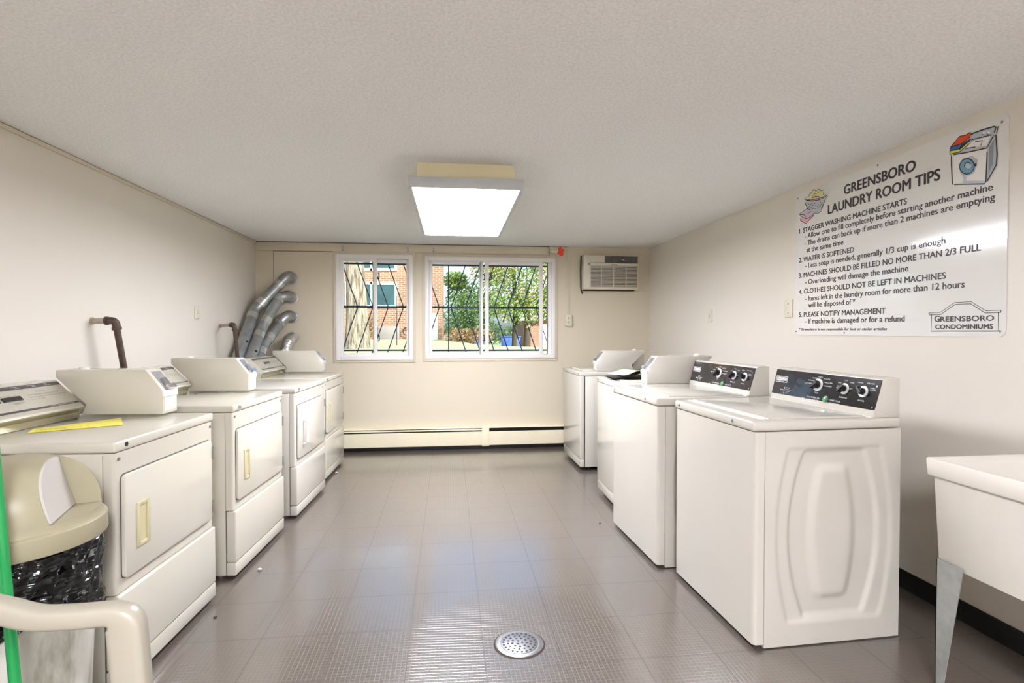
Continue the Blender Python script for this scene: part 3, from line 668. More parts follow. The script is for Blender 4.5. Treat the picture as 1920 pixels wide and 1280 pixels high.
# ------------------------------------------------------------------ air conditioner
t = thing('air_conditioner', 'beige through-wall air conditioner high in the back right corner', 'air conditioner', (1.457, YB, 1.729))
MB().box(0, .613, -.1, 0, 0, .372, .008, 3).build('case', M['ac'], t)
MB().box(.0, .075, -.12, -.09, .0, .372, .008, 3).build('side_bezel', M['ac'], t)
MB().box(.048, .23, -.122, -.095, .29, .362, .004).build('control_cover', M['ac'], t)
for x in (.075, .14):
    b = MB(); b.lathe([(.017, 0), (.017, .006)], (x + .01, -.129, .326), 20, 'y'); b.build('dial', M['white_plastic'], t)
b = MB(); b.box(.245, .605, -.108, -.1, .283, .362)
b.build('outlet_backing', M['ac_dark'], t)
b = MB()
for i in range(5): b.box(.245, .605, -.12, -.108, .287 + i * .0165, .2895 + i * .0165)
for x in (.245, .315, .388, .461, .534, .603): b.box(x - .002, x + .002, -.121, -.106, .283, .362)
b.build('outlet_louvres', M['ac_dark'], t)
b = MB(); b.box(.075, .61, -.106, -.1, .02, .25); b.build('intake_backing', M['ac_dark'], t)
b = MB()
for i in range(16): b.box(.075, .61, -.124, -.106, .028 + i * .0145, .0335 + i * .0145, .001)
for x in (.077, .198, .335, .475, .607): b.box(x - .003, x + .003, -.125, -.106, .02, .255)
b.box(.05, .613, -.122, -.1, 0, .024, .004).box(.05, .613, -.12, -.1, .255, .285, .003)
b.build('front_grille', M['ac'], t)
MB().box(.305, .375, -.1215, -.1195, .262, .27).build('badge', M['console_dark'], t)
MB().box(.425, .455, -.124, -.119, .318, .326).build('air_lever', M['white_plastic'], t)
MB().tube(smooth_path([(-.004, -.02, .375), (-.012, -.022, .2), (-.006, -.02, 0), (.01, -.025, -.045)], .05), .007, 8).tube([(0.01, -.02, -.006), (.6, -.02, -.006)], .006, 8).build('foam_seal', M['black'], t)

# ------------------------------------------------------------------ baseboard heater
t = thing('baseboard_heater', 'long cream baseboard heater under the windows on the back wall', 'heater', (0, YB, 0))
MB().box(-1.97, 2.22, -.012, -.0005, .038, .238).build('back_plate', M['seam'], t)
def hsec(name, x0, x1, damper):
    MB().prism([(-.012, .226), (-.066, .228), (-.072, .232), (-.066, .243), (-.0005, .247), (-.0005, .238), (-.012, .238)], x0, x1, 'yz').build('top_hood', M['heater'], t)
    MB().prism([(-.066, .042), (-.08, .05), (-.083, .12), (-.076, .188), (-.066, .193), (-.062, .19), (-.07, .12), (-.066, .052)], x0, x1, 'yz').build('front_cover', M['heater'], t)
    if damper: MB().prism([(-.06, .203), (-.072, .209), (-.07, .217), (-.056, .221), (-.05, .212)], x0, x1, 'yz').build('damper', M['heater'], t)
hsec('left', -1.97, .356, True); hsec('right', .431, 2.22, False)
MB().prism([(-.0005, .036), (-.083, .036), (-.088, .05), (-.09, .12), (-.08, .236), (-.066, .25), (-.0005, .252)], .354, .433, 'yz', .002).build('joint_cover', M['heater'], t)
MB().box(-1.97, 2.22, -.058, -.02, .09, .15).build('fin_element', M['ac_dark'], t)

# ------------------------------------------------------------------ sign on the right wall
t = thing('wall_sign', 'large white laundry room tips sign on the right wall', 'sign', (XR, 3.305, 1.246))
def S(a, z, h=0.0): return Vector((-.0045 - h, -a, z - 1.246))      # a = distance from the sign's left edge
SW, SH = 1.352, .905
b = MB(); rc = .03
prof = []
for cx, cy, a0 in ((-rc, rc, 0), (-SW + rc, rc, -90), (-SW + rc, SH - rc, 180), (-rc, SH - rc, 90)):
    for i in range(7): a = radians(a0 - i * 15); prof.append((cx + rc * cos(a), cy - rc * sin(a)))
prof = []
for cx, cy, a0 in ((-rc, rc, 0), (-rc, SH - rc, 90), (-SW + rc, SH - rc, 180), (-SW + rc, rc, 270)):
    for i in range(7): a = radians(a0 - 90 + i * 15); prof.append((cx + rc * cos(a), cy + rc * sin(a)))
b.prism(prof, -.0045, -.0005, 'yz'); b.build('sign_board', M['sign'], t)
b = MB(); U = (0, -1, 0); V = (0, 0, 1)
LINES = [('GREENSBORO', 2.868, 2.392, 2.046, .052, .022), ('LAUNDRY ROOM TIPS', 2.997, 2.259, 1.964, .052, .022),
    ('1. STAGGER WASHING MACHINE STARTS', 3.262, 2.439, 1.895, .029, .012), ('- Allow one to fill completely before starting another machine', 3.207, 2.014, 1.854, .03, .01),
    ('- The drains can back up if more than 2 machines are emptying', 3.208, 2.004, 1.810, .03, .01), ('at the same time', 3.191, 2.869, 1.765, .03, .01),
    ('2. WATER IS SOFTENED', 3.262, 2.787, 1.710, .029, .012), ('- Less soap is needed, generally 1/3 cup is enough', 3.202, 2.227, 1.668, .03, .01),
    ('3. MACHINES SHOULD BE FILLED NO MORE THAN 2/3 FULL', 3.261, 2.06, 1.612, .029, .012), ('- Overloading will damage the machine', 3.2, 2.425, 1.565, .03, .01),
    ('4. CLOTHES SHOULD NOT BE LEFT IN MACHINES', 3.259, 2.222, 1.509, .029, .012), ('- Items left in the laundry room for more than 12 hours', 3.198, 2.131, 1.462, .03, .01),
    ('will be disposed of *', 3.167, 2.773, 1.42, .03, .01), ('5. PLEASE NOTIFY MANAGEMENT', 3.257, 2.561, 1.362, .029, .012), ('- If machine is damaged or for a refund', 3.196, 2.443, 1.319, .03, .01),
    ('* Greensboro is not responsible for lost or stolen articles', 3.255, 2.551, 1.276, .0145, .008), ('CONDOMINIUMS', 2.271, 2.004, 1.281, .019, .012)]
for body, y0, y1, z, hh, off in LINES: put_text(b, body, S(3.305 - y0, z, .0006), U, V, y0 - y1, hh, bold=off * .13, shear=.25 if body[0] == '*' else 0)
put_text(b, 'G', S(3.305 - 2.276, 1.3145, .0006), U, V, .026, .027, bold=.0014); put_text(b, 'REENSBORO', S(3.305 - 2.246, 1.3145, .0006), U, V, .246, .022, bold=.0014)
b.build('lettering', M['ink'], t, ang=80)
b = MB(); NX = (-1, 0, 0)
def stroke(pts, w, mi=0, h=.0006): b.strip([S(3.305 - y, z, h) for y, z in pts], w, NX, mi)
def fill(pts, mi, h=.0005): b.poly([S(3.305 - y, z, h) for y, z in pts], mi)
stroke([(2.293, 1.349), (2.293, 1.271), (1.982, 1.271), (1.982, 1.35)], .004); stroke([(2.2935, 1.2712), (1.9815, 1.2712)], .004)
stroke([(2.306, 1.356), (2.248, 1.356), (2.177, 1.398), (2.1, 1.398), (2.035, 1.356), (1.971, 1.356)], .0025); stroke([(2.304, 1.347), (2.245, 1.347), (2.175, 1.389), (2.102, 1.389), (2.037, 1.347), (1.973, 1.347)], .003)
stroke([(2.306, 1.357), (2.304, 1.346)], .003); stroke([(1.971, 1.357), (1.973, 1.346)], .003)
b.build('emblem', ART['black'], t, ang=80)
# washing machine drawing: picture coordinates 0..1280, mapped bilinearly to the board
AN = list(ART.values()); AI = {n: i for i, n in enumerate(ART)}
def pic(px, py, zoom=(1760, 220, 1280 / 140)):
    X = zoom[0] + px / zoom[2]; Y = zoom[1] + py / zoom[2]     # drawn size on the board: straighten the drawing out of its slant
    return X, Y
def art(pts, dx=0):
    out = []
    for px, py in pts:
        y = 2.2035 - (px - 215) * .0002593; # board position from the drawing's own grid
        z0 = 2.240 - .00026 * py - .000077 * px
        out.append((y, z0))
    return out
def afill(pts, c, h): fill(art(pts), AI[c], h)
def aline(pts, w=.005, c='black', h=.0014): stroke(art(pts), w, AI[c], h)
b = MB()
afill([(220, 640), (840, 545), (840, 1105), (245, 1135)], 'white', .0005); afill([(840, 545), (985, 330), (1005, 800), (845, 1090)], 'grey', .0005)
afill([(880, 520), (960, 400), (940, 800), (870, 960)], 'midgrey', .0007); afill([(240, 625), (560, 300), (985, 210), (985, 330), (840, 540)], 'grey', .0006)
afill([(480, 530), (600, 420), (900, 350), (840, 500)], 'white', .0008); afill([(580, 300), (985, 215), (960, 300), (570, 390)], 'grey', .0008)
afill([(370, 900), (420, 700), (600, 660), (690, 720), (640, 940), (500, 1000), (490, 1070), (820, 1060), (820, 1105), (420, 1115), (450, 1040)], 'grey', .0007)
def ell(cx, cy, rx, ry, n=28): return [(cx + rx * cos(2 * pi * i / n), cy + ry * sin(2 * pi * i / n)) for i in range(n)]
afill(ell(505, 830, 130, 128), 'lightblue', .001); aline(ell(505, 830, 130, 128) + [(635, 830)], .0045); afill(ell(530, 820, 55, 50), 'grey', .0012); aline(ell(520, 815, 55, 50)[12:27], .004)
afill([(630, 790), (675, 775), (670, 830), (630, 830)], 'black', .0012)
aline([(220, 640), (222, 800), (245, 1140)], .0055); aline([(280, 1138), (810, 1112), (835, 1080), (848, 600)], .005); aline([(260, 632), (500, 600), (840, 540), (950, 345)], .005); aline([(855, 1070), (1000, 810), (1010, 640), (985, 335)], .0055)
aline([(560, 305), (760, 245), (950, 205), (985, 215), (960, 300)], .006); aline([(1020, 205), (995, 320)], .004); aline([(570, 395), (740, 365), (920, 332)], .004); aline([(640, 435), (770, 415), (740, 495)], .004); aline([(480, 535), (650, 515)], .004)
for x in (785, 865): afill(ell(x, 300, 24, 26), 'white', .001); aline(ell(x, 300, 24, 26)[4:14], .003)
afill([(205, 495), (370, 325), (470, 315), (560, 270), (560, 350), (410, 450)], 'red', .0018); afill([(205, 500), (400, 455), (330, 545), (190, 565)], 'blue', .0017); afill([(400, 460), (570, 370), (560, 405), (380, 555), (335, 545)], 'navy', .0017)
afill([(190, 570), (330, 550), (560, 420), (440, 530), (370, 590), (190, 625)], 'yellow', .0016)
aline([(205, 497), (370, 325), (470, 315), (560, 270)], .004, h=.002); aline([(205, 497), (400, 455), (565, 345)], .004, h=.002); aline([(205, 500), (190, 565), (330, 548), (560, 410)], .004, h=.002); aline([(190, 570), (188, 625), (370, 590), (540, 460)], .004, h=.002)
b.build('washer_drawing', AN, t, ang=80)
# laundry basket drawing
b = MB()
def art(pts):
    return [(3.215 - (px - 360) * .000384, 2.2555 - .000262 * py - .000085 * px) for px, py in pts]
afill([(380, 520), (860, 480), (770, 760), (620, 800), (440, 690)], 'grey', .0005); afill([(450, 400), (590, 235), (650, 280), (700, 235), (770, 275), (830, 255), (830, 400), (560, 480), (470, 480)], 'olive', .0006); afill([(550, 450), (620, 400), (720, 410), (740, 440), (600, 475)], 'pink', .0008)
aline([(450, 400), (590, 235), (650, 280), (700, 235), (770, 275), (830, 255), (815, 370)], .004); aline([(545, 420), (600, 345), (680, 330), (725, 295)], .003); aline([(550, 440), (620, 400), (720, 410)], .004)
aline([(400, 415), (360, 450), (420, 490), (560, 510), (740, 480), (860, 420), (905, 380)], .005); aline([(420, 480), (600, 480), (820, 420), (870, 350)], .004); aline([(905, 380), (910, 410), (850, 490)], .003)
aline([(375, 540), (440, 690)], .0045); aline([(855, 490), (770, 725)], .004); aline([(590, 800), (690, 800), (770, 755)], .003)
for j in range(4):
    for i in range(5): x = 455 + i * 70 + (j % 2) * 30 - j * 2; y = 590 + j * 40 - i * 9; aline([(x, y), (x + 38, y - 12)], .0025)
afill([(235, 820), (430, 690), (600, 720), (600, 800), (430, 920), (380, 930)], 'lilac', .0009); afill([(250, 900), (400, 930), (600, 810), (590, 860), (410, 1050), (260, 960)], 'pink', .0008)
aline([(235, 820), (430, 690), (490, 705)], .003); aline([(240, 830), (280, 880), (390, 920), (405, 880), (370, 840), (250, 830)], .003); aline([(380, 930), (470, 910), (600, 815)], .003); aline([(255, 940), (270, 975), (410, 1050), (470, 970), (600, 840)], .004); aline([(460, 800), (530, 745)], .0025)
b.build('basket_drawing', AN, t, ang=80)
for a, z in ((.025, 2.125), (1.325, 2.12), (.02, 1.27), (1.33, 1.27), (.68, 2.14), (.45, 1.262)): p = S(a, z); MB().tube([p, p + Vector((-.002, 0, 0))], .005, 10).build('sign_screw', M['hinge'], t)

# ------------------------------------------------------------------ utility sink
t = thing('utility_sink', 'white plastic utility sink on galvanised legs at the right edge', 'sink', (1.70, 1.752, 0))
sw, sl = .52, .60                                                     # x from 0, y from 0 down to -sl
def ring_(x0, x1, y0, y1, z): return [(x0, y0, z), (x1, y0, z), (x1, y1, z), (x0, y1, z)]
b = MB(); lv = [ring_(.02, sw - .02, -.03, -sl + .03, .455), ring_(.012, sw - .012, -.014, -sl + .014, .758), ring_(0, sw, 0, -sl, .758), ring_(-.004, sw + .004, .004, -sl - .004, .82), ring_(.004, sw - .004, -.004, -sl + .004, .822), ring_(.022, sw - .022, -.022, -sl + .022, .80), ring_(.045, sw - .045, -.05, -sl + .05, .475)]
vs = [[b.bm.verts.new(p) for p in L] for L in lv]
for A, Bq in zip(vs, vs[1:]):
    for k in range(4): b.bm.faces.new((A[k], A[(k + 1) % 4], Bq[(k + 1) % 4], Bq[k]))
b.bm.faces.new(vs[0]); b.bm.faces.new(vs[-1]); bmesh.ops.recalc_face_normals(b.bm, faces=b.bm.faces[:])
b._bev([v for L in vs for v in L], .004, 2); b.build('tub', M['sink'], t)
for x, y, sx, sy in ((.0, -.03, 1, -1), (sw, -.03, -1, -1), (0, -sl + .03, 1, 1), (sw, -sl + .03, -1, 1)):
    b = MB(); y0 = y; x0 = x + sx * .012                           # tapering sheet-metal angle leg: one wide face each way
    b.prism([(y0, .47), (y0 + sy * .10, .47), (y0 + sy * .028, 0), (y0, 0)], x0, x0 + sx * .003, 'yz')
    b.prism([(x0, .47), (x0 + sx * .09, .47), (x0 + sx * .026, 0), (x0, 0)], y0, y0 + sy * .003, 'xz'); b.build('leg', M['leg_galv'], t)
MB().cyl((.26, -.3, .44), (.26, -.3, .4765), .04, 24).tube(smooth_path([(.26, -.3, .45), (.26, -.3, .3), (.36, -.3, .3), (.36, -.3, .4), (.535, -.3, .4)], .05), .02, 14).build('drain_trap', M['white_plastic'], t)

# ------------------------------------------------------------------ trash can
TC = (-1.262, 1.732)
t = thing('trash_can', 'round grey trash can with cream dome lid beside the nearest dryer', 'trash can', (TC[0], TC[1], 0))
MB().lathe([(.165, .0), (.17, .004), (.198, .60), (.2, .665), (.196, .665), (.19, .6), (.16, .02), (.01, .015)], seg=56).build('can_body', M['can'], t)
b = MB(); N_ = 96
def bag_r(a, k):
    ang = 2 * pi * a; z = .672 - k * (.235 + .02 * sin(ang * 3 + 1) + .035 * sin(ang * 2 - .9))
    return (.2075 + .004 * sin(ang * 17 + z * 20) * k + .003 * sin(ang * 31 - z * 55) + .004 * sin(z * 40 + ang * 5)) , ang, z
def bagf(a, k): r, g, z = bag_r(a, k); return (r * cos(g), r * sin(g), z)
b.grid(bagf, 160, 26); bmesh.ops.remove_doubles(b.bm, verts=b.bm.verts[:], dist=.0002); b.build('bin_liner', M['bag'], t, ang=60, label='black plastic bag folded over the rim')
def boolean(a_bm, b_bm, op):
    objs = []
    for q in (a_bm, b_bm):
        me = bpy.data.meshes.new('x'); q.bm.to_mesh(me); q.bm.free(); o = bpy.data.objects.new('x', me); COL.objects.link(o); objs.append(o)
    md = objs[0].modifiers.new('b', 'BOOLEAN'); md.operation = op; md.object = objs[1]; md.solver = 'EXACT'
    bpy.context.view_layer.update(); me = bpy.data.meshes.new_from_object(objs[0].evaluated_get(bpy.context.evaluated_depsgraph_get()))
    for o in objs: bpy.data.objects.remove(o)
    return me
def dome(scale=1.0, zs=0.0):
    p = [(.222, .66), (.224, .664), (.222, .712), (.218, .716), (.209, .717), (.2075, .722)] if scale == 1 else [(.2, .70)]
    for i in range(1, 25):
        a = i / 24 * pi / 2 * .995; c_, s_ = cos(a) ** (2 / 2.5), sin(a) ** (2 / 2.5); p.append((.2075 * scale * c_, .722 + zs + .183 * scale * s_))
    return MB().lathe(p, seg=96)
DN = .30; d0, zl = .132, .737; ta, tb = -.22, .05
def rot(mb): bmesh.ops.rotate(mb.bm, verts=mb.bm.verts[:], cent=(0, 0, 0), matrix=Matrix.Rotation(DN, 3, 'Z')); return mb
cut = rot(MB().prism([(d0, zl), (d0 + .006, zl), (.5, zl), (.5, 1.2), (d0 - .125, 1.2)], ta, tb, 'xz'))
link('dome_lid', boolean(dome(), cut, 'DIFFERENCE'), M['lid'], t, 40, label='cream dome lid')
slabm = rot(MB().prism([(d0 - .004, zl + .003), (d0 + .004, zl + .003), (d0 - .052 + .004, .93), (d0 - .052 - .004, .93)], ta, tb - .004, 'xz'))
link('swing_flap', boolean(dome(.985), slabm, 'INTERSECT'), M['flap'], t, 40, label='white swing flap')

# ------------------------------------------------------------------ broom and chair in the left foreground
t = thing('broom', 'green broom handle leaning in front of the trash can', 'broom', (-1.036, 1.45, 0))
A = Vector((-1.11, 1.49, .738)); Bv = Vector((-1.072, 1.47, .397)); dd = (A - Bv).normalized(); base = Vector((-1.036, 1.45, 0)); foot = Bv - dd * .30
MB().tube([foot - base, A + dd * .55 - base], .0125, 20).build('handle', M['broom'], t)
MB().tube([A + dd * .55 - base, A + dd * .57 - base], [.0125, .006], 16).build('end_cap', M['black'], t)
f_ = foot - base
MB().prism([(-.11, f_.z - .02), (.11, f_.z - .02), (.05, f_.z + .03), (-.05, f_.z + .03)], f_.y - .018, f_.y + .018, 'xz', .004).build('broom_head', M['broom'], t)
b = MB()
for i in range(60): x = -.1 + .2 * (i % 20) / 19; y = f_.y - .012 + .012 * (i // 20); b.tube([(x, y, f_.z - .015), (x * 1.25, y * 1.0 + rnd.uniform(-.01, .01), .002)], .003, 5)
o = b.build('bristles', M['bristle'], t); o['kind'] = 'stuff'

t = thing('plastic_chair', 'white moulded plastic armchair cut off at the bottom left corner', 'chair', (-.95, 1.02, 0))
def C(p): return Vector(p) - Vector((-.95, 1.02, 0))
def ribbon(path, w, th, name, side=Vector((0, 1, 0)), grow=0.0, widths=None):
    """U-section moulded strap swept along a path: w across, th deep, outer edges rolled down"""
    b = MB(); pts = smooth_path([C(p) for p in path], .065, 8); rings = []
    for i, p in enumerate(pts):
        d = (pts[min(i + 1, len(pts) - 1)] - pts[max(i - 1, 0)]).normalized(); s = (side - d * side.dot(d)).normalized(); n = d.cross(s)
        wv = w if widths is None else widths[0] + (widths[1] - widths[0]) * i / (len(pts) - 1)
        ring = []
        for k in range(20):
            a = 2 * pi * k / 20; cx = math.copysign(abs(cos(a)) ** .55, cos(a)); cz = math.copysign(abs(sin(a)) ** .55, sin(a))
            ring.append(b.bm.verts.new(p + s * cx * wv / 2 + n * cz * (th + grow * d.z * d.z) / 2))
        rings.append(ring)
    for A_, B_ in zip(rings, rings[1:]):
        for k in range(20): b.bm.faces.new((A_[k], A_[(k + 1) % 20], B_[(k + 1) % 20], B_[k]))
    b.bm.faces.new(rings[0]); b.bm.faces.new(rings[-1]); bmesh.ops.recalc_face_normals(b.bm, faces=b.bm.faces[:])
    return b.build(name, M['chair'], t, ang=70)
for yo, sy in ((1.29, 1), (.75, -1)):
    ribbon([(-1.20, yo, .70), (-1.05, yo, .69), (-.965, yo, .667), (-.90, yo, .643), (-.80, yo, .642), (-.715, yo, .648), (-.703, yo + .004 * sy, .45), (-.69, yo + .01 * sy, .22)], .05, .047, 'arm', grow=.03)
    ribbon([(-.6935, yo + .008 * sy, .28), (-.685, yo + .018 * sy, .12), (-.678, yo + .024 * sy, .0)], .045, .07, 'leg', widths=(.05, .04))
    ribbon([(-1.17, yo - .03 * sy, .44), (-1.20, yo - .01 * sy, .2), (-1.235, yo + .01 * sy, .0)], .045, .05, 'leg')
def seat_f(a, k): x = -1.19 + a * .46; y = .78 + k * .48; return C((x, y, .435 + .02 * a + .018 * abs(2 * k - 1) ** 3 - .02 * sin(pi * k) * sin(pi * a)))
b = MB(); b.grid(lambda a, k: seat_f(a, k), 16, 16); b.grid(lambda a, k: seat_f(a, k) - Vector((0, 0, .02)), 16, 16); bmesh.ops.recalc_face_normals(b.bm, faces=b.bm.faces[:]); b.build('seat', M['chair'], t)
b = MB()
for i in range(6):
    y = .83 + i * .076; b.prism([(-1.175, .44), (-1.155, .44), (-1.225, .80), (-1.245, .80)], y - .022 - 1.02, y + .022 - 1.02, 'xz', .004)
bmesh.ops.translate(b.bm, verts=b.bm.verts[:], vec=(.95, 0, 0)); b.build('back_slats', M['chair'], t)
ribbon([(-1.16, .765, .45), (-1.235, .765, .80), (-1.245, .86, .845), (-1.245, 1.18, .845), (-1.235, 1.275, .80), (-1.16, 1.275, .45)], .045, .04, 'backrest', side=Vector((1, 0, .2)))

# ------------------------------------------------------------------ floor drain
t = thing('floor_drain', 'round perforated metal drain in the middle of the floor', 'drain', (DR[0], DR[1], floor_z(*DR)))
MB().lathe([(.106, -.01), (.106, .0045), (.101, .0062)], seg=56).build('grime_ring', M['rust'], t)
MB().lathe([(.1, .0), (.099, .0085), (.095, .0105), (.077, .0102), (.0765, .0085), (.02, .0085)], seg=56).build('rim', M['drain'], t)
hole = []
for n_, R_ in ((3, .012), (9, .03), (14, .047), (22, .066)):
    for i in range(n_): a = 2 * pi * (i + .3 * n_) / n_; hole.append((R_ * cos(a), R_ * sin(a)))
MB().lathe([(.0755, .0), (.0755, .0105), (.073, .0114), (.01, .0118)], seg=56).build('grate', M['drain'], t)
b = MB()
for x, y in hole: b.lathe([(.0052, .0085), (.0052, .01225)], (x, y, 0), 12)
b.build('grate_holes', M['black'], t)

# bits of lint on the floor
for i, (x, y, r, l) in enumerate(((-1.0, 3.005, .012, 'grey lint ball on the floor beside the second dryer'), (-1.03, 2.526, .007, 'tiny dark crumb on the floor by the nearest dryer'), (.99, 3.48, .007, 'dark crumb on the floor right of centre near the second washer'), (-1.0, 5.0, .012, 'flake of lint on the floor by the farthest dryer'))):
    b = MB(); bmesh.ops.create_icosphere(b.bm, subdivisions=2, radius=r)
    for v in b.bm.verts: v.co *= rnd.uniform(.75, 1.15); v.co.z *= .6
    o = b.build('lint_ball', M['lint'] if i in (0, 3) else M['seam'], label=l, cat='lint'); o.location = (x, y, r * .5)

# ------------------------------------------------------------------ outside: bars, lawn, trees, buildings
YG = YB + .42
def grille(label, x0, x1, z0, zm, z1, step, centre, xs):
    t = thing('window_bars', label, 'security bars', (0, YG, 0), group='blue-black security bars outside the windows')
    for z, h in ((z0, .018), (zm, .024), (z1, .02)): MB().box(x0, x1, -.014, .014, z - h / 2, z + h / 2, .002).build('rail', M['bars'], t)
    def bar(a, b_): MB().tube([(a[0], 0, a[1]), (b_[0], 0, b_[1])], .006, 8).build('bar', M['bars'], t)
    for x in xs:
        s = step if x < centre else -step
        if abs(x - centre) < .01: bar((x, z0 - .06), (x, z1 + .05)); continue
        bar((x, zm), (x - s, z1)); bar((x, zm), (x - s, z0)); bar((x - s, z1), (x - s * 1.12, z1 + .05)); bar((x - s, z0), (x - s * 1.12, z0 - .05))
    return t
grille('security bars outside the left narrow window, chevrons all pointing right', -1.19, -.36, 1.055, 1.548, 2.035, .17, 9, [-1.19 + .17 * i for i in range(1, 6)])
MB().box(-1.185, -1.165, YG - .012, YG + .012, .95, 2.08, .002).build('end_post', M['bars'], bpy.data.objects['window_bars'])
grille('security bars outside the right wide window, chevrons meeting at an upright bar', -.27, 1.25, 1.05, 1.545, 2.03, .165, -.0, [-.105, 0.0, .03] + [.03 + .165 * i for i in range(1, 8)])

def gz(x, y):
    base = .93 - .0 * y
    if y > 12 and x > 0: base -= min(1, max(0, (x - .2) / 1.6)) * max(0, min(1.1, (y - 12) * .034))
    return base + .02 * sin(x * 1.7) * cos(y * .9)
b = MB(); b.grid(lambda a, k: (-30 + 70 * a, YB + .2 + 80 * k ** 1.5, gz(-30 + 70 * a, YB + .2 + 80 * k ** 1.5)), 140, 60); b.build('ground', M['grass'], ang=80, kind='structure')
MB().box(-6, 7, YB + .2, YB + .26, -.3, .94).build('foundation_wall', M['ext_grey'], kind='structure')

def leaf_cloud(mb, blobs, n, size, r):
    for _ in range(n):
        c, rad = r.choice(blobs); v = Vector((r.gauss(0, 1), r.gauss(0, 1), r.gauss(0, 1))).normalized() * (r.random() ** .45)
        p = Vector(c) + Vector((v.x * rad[0], v.y * rad[1], v.z * rad[2])); a = Vector((r.gauss(0, 1), r.gauss(0, 1), r.gauss(0, 1))).normalized(); q = a.orthogonal().normalized(); s = size * r.uniform(.6, 1.3)
        w = a.cross(q) * .6
        mb.poly([p - q * s, p + w * s * .6, p + q * s, p - w * s * .6])
def plant(name, label, cat, loc, blobs, n, size, mat, trunk=None, group=None, seed=1):
    t = thing(name, label, cat, loc, group=group); r = random.Random(seed)
    b = MB(); leaf_cloud(b, blobs, n, size, r); b.build('foliage', mat, t, ang=180)
    b = MB()
    if trunk: b.tube([(0, 0, -.2), (.05, 0, trunk[1] * .5), (0, 0, trunk[1])], [trunk[0], trunk[0] * .8, trunk[0] * .5], 12)
    top = max(c[2] for c, _ in blobs)
    for c, rad in blobs[:8]: b.tube([(0, 0, trunk[1] * .8 if trunk else 0), (c[0] * .5, c[1] * .5, c[2] * .6), c], [.06 if trunk else .02, .04 if trunk else .015, .01], 6)
    b.build('branches', M['bark_dark'], t); return t
# big trunk close outside the left window
t = thing('tree', 'thick sunlit tree trunk standing outside the left window', 'tree', (-1.79, 11, gz(-1.79, 11)))
b = MB(); b.tube([(.0, 0, -.2), (.0, 0, .05), (0, 0, .5), (-.02, 0, 1.2), (-.05, 0, 1.9), (-.1, 0, 3.2), (-.15, 0, 4.2)], [.30, .25, .205, .185, .165, .14, .1], 28)
for v in b.bm.verts: v.co.x *= 1 + .06 * sin(7 * math.atan2(v.co.y, v.co.x + 1e-6)); 
b.build('trunk', M['bark'], t)
b = MB(); leaf_cloud(b, [((-.6, 0, 4.8), (1.8, 1.5, .8)), ((.9, .4, 5.1), (1.3, 1.3, .7))], 900, .14, random.Random(3)); b.build('foliage', M['leaf'], t, ang=180)
# brick building with sliding window
BY = 23.0
t = thing('brick_building', 'red brick building with white framed windows across the lawn', 'building', (-.26, BY, .85))
MB().box(-13, 0, 0, 9, -.5, 6.5).build('brick_wall', M['brick'], t)
MB().box(-13.3, .25, -.3, 9.3, 6.5, 6.8).build('roof_eave', M['ext_white'], t)
def bwin(x0, x1, z0, z1):
    b = MB(); frame_ring(b, x0, x1, z0, z1, .1, -.05, .05, 0); b.box((x0 + x1) / 2 - .04, (x0 + x1) / 2 + .04, -.05, .05, z0, z1); f = b.build('window', M['ext_white'], t)
    MB().box(x0 + .1, x1 - .1, -.03, -.01, z0 + .1, z1 - .1).build('pane', M['dark_pane'], f)
bwin(-3.95, -1.85, 1.39, 2.45); bwin(-3.95, -1.85, 2.92, 4.2); bwin(-8.5, -6.2, 1.39, 2.45); bwin(-8.5, -6.2, 2.92, 4.2)
MB().box(-2.62, -1.75, -.25, 0, .0, .62, .02).build('utility_box', M['ac_dark'], t)
MB().box(-1.35, -.98, -.04, .02, .55, .9).build('vent_panel', M['ext_white'], t)
MB().box(-.6, -.18, -.5, -.02, .0, 1.15, .02).build('cabinet', M['ext_grey'], t)
b = MB(); b.tube([Vector((-1.45 + .16 * cos(a), -.12, .42 + .16 * sin(a))) for a in [2 * pi * i / 20 for i in range(21)]], .025, 8); b.build('hose', M['black'], t)
plant('shrub', 'brown twiggy bush against the brick building behind the tree trunk', 'shrub', (-3.1, 21.5, gz(-3, 21.5)), [((0, 0, .5), (.45, .4, .55))], 900, .05, M['leaf_brown'], seed=4)
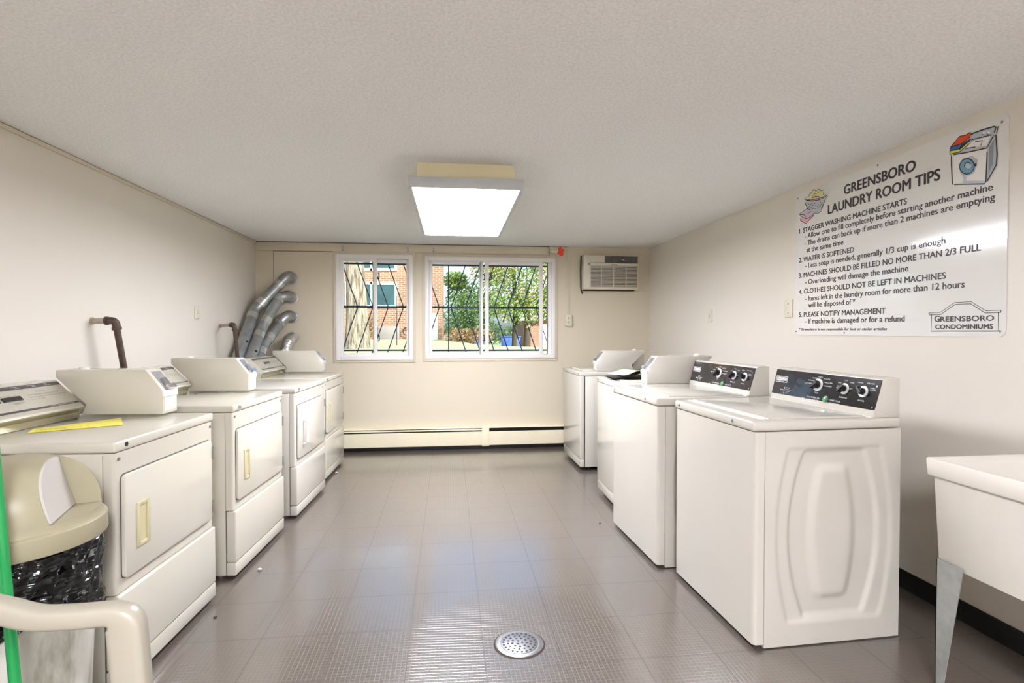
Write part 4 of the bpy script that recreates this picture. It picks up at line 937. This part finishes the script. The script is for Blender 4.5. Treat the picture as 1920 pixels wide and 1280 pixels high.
# hedge and bushes right of the building
plant('shrub', 'tall green bush outside the middle of the wide window', 'shrub', (.75, 21, gz(.7, 21)), [((-.3, 0, 1.1), (.7, .7, .9)), ((.4, .2, 1.3), (.7, .7, .9)), ((.1, 0, .6), (.9, .7, .6))], 4800, .06, M['leaf_dark'], seed=5)
plant('shrub', 'dry brown bush low on the lawn in the wide window', 'shrub', (.9, 19.5, gz(.9, 19.5) - .05), [((-.6, 0, .32), (.5, .4, .32)), ((.15, 0, .35), (.6, .4, .32))], 2200, .045, M['leaf_brown'], seed=7)
plant('tree', 'large leafy tree filling the right half of the wide window', 'tree', (2.9, 24, gz(2.9, 24)), [((0, 0, 2.6), (1.5, 1.2, .9)), ((.2, -.4, 1.7), (1.2, .8, .7)), ((1.6, -.2, 1.6), (.8, .8, .5)), ((.9, 0, 3.4), (1.5, 1.2, .9)), ((-.9, .3, 3.3), (1.1, 1.1, .9)), ((.3, -.3, 4.3), (1.9, 1.3, .8)), ((-1.0, 0, 1.9), (.8, .8, .6)), ((1.5, .1, 2.3), (.7, .7, .55))], 9500, .07, M['leaf'], (.13, 3.2), seed=8)
plant('tree', 'distant tree with turning leaves behind the large leafy tree', 'tree', (5.2, 36, .3), [((0, 0, 3.4), (2.8, 1.6, 2.2)), ((-2.2, 0, 5.2), (1.8, 1.5, 1.3)), ((2, 0, 5.5), (2.0, 1.5, 1.5)), ((0, 0, 6.5), (2.6, 1.5, 1.2))], 4200, .15, M['leaf_autumn'], (.25, 4), seed=9)
plant('tree', 'pale distant tree behind the bush in the middle', 'tree', (.9, 38, .5), [((.2, 0, 3.3), (1.4, 1.2, 1.1)), ((-.4, 0, 4.3), (.9, 1, .7))], 2200, .13, M['leaf'], (.2, 3), seed=10)
plant('hedge', 'long dark hedge row far behind the bins', 'hedge', (5, 60, -.6), [((-8 + 2.6 * i, 0, 1.2 + .3 * (i % 2)), (1.8, 1, 1.6)) for i in range(9)], 4500, .22, M['leaf_dark'], seed=12)
# far brick house and blue bins
t = thing('brick_house', 'low brick house with grey roof beyond the bins', 'house', (6.1, 44, -.15))
MB().box(0, 9, 0, 6, -.6, 2.3).build('brick_wall', M['brick'], t)
MB().prism([(-.5, 2.3), (9.5, 2.3), (8, 4.4), (1.2, 4.4)], -.5, 6.5, 'xz').build('roof', M['shingle'], t)
MB().box(1.6, 3.4, -.06, 0, 0, 2.0).build('door', M['ext_white'], t)
def blue_bin(x, y, w, h, label):
    t = thing('waste_bin', label, 'bin', (x, y, gz(x, y)), group='blue bins on the lawn')
    MB().prism([(-w / 2 + .06, 0), (w / 2 - .06, 0), (w / 2, h), (-w / 2, h)], -.5, .5, 'xz', .02).build('bin_body', M['bin_blue'], t)
    MB().box(-w / 2 - .05, w / 2 + .05, -.55, .55, h, h + .08, .02).build('bin_lid', M['bin_blue'], t)
blue_bin(4.55, 40, 1.35, .85, 'wide blue dumpster seen through the right of the wide window'); blue_bin(1.95, 36, .7, 1.0, 'smaller blue bin beside the bush left of the dumpster')
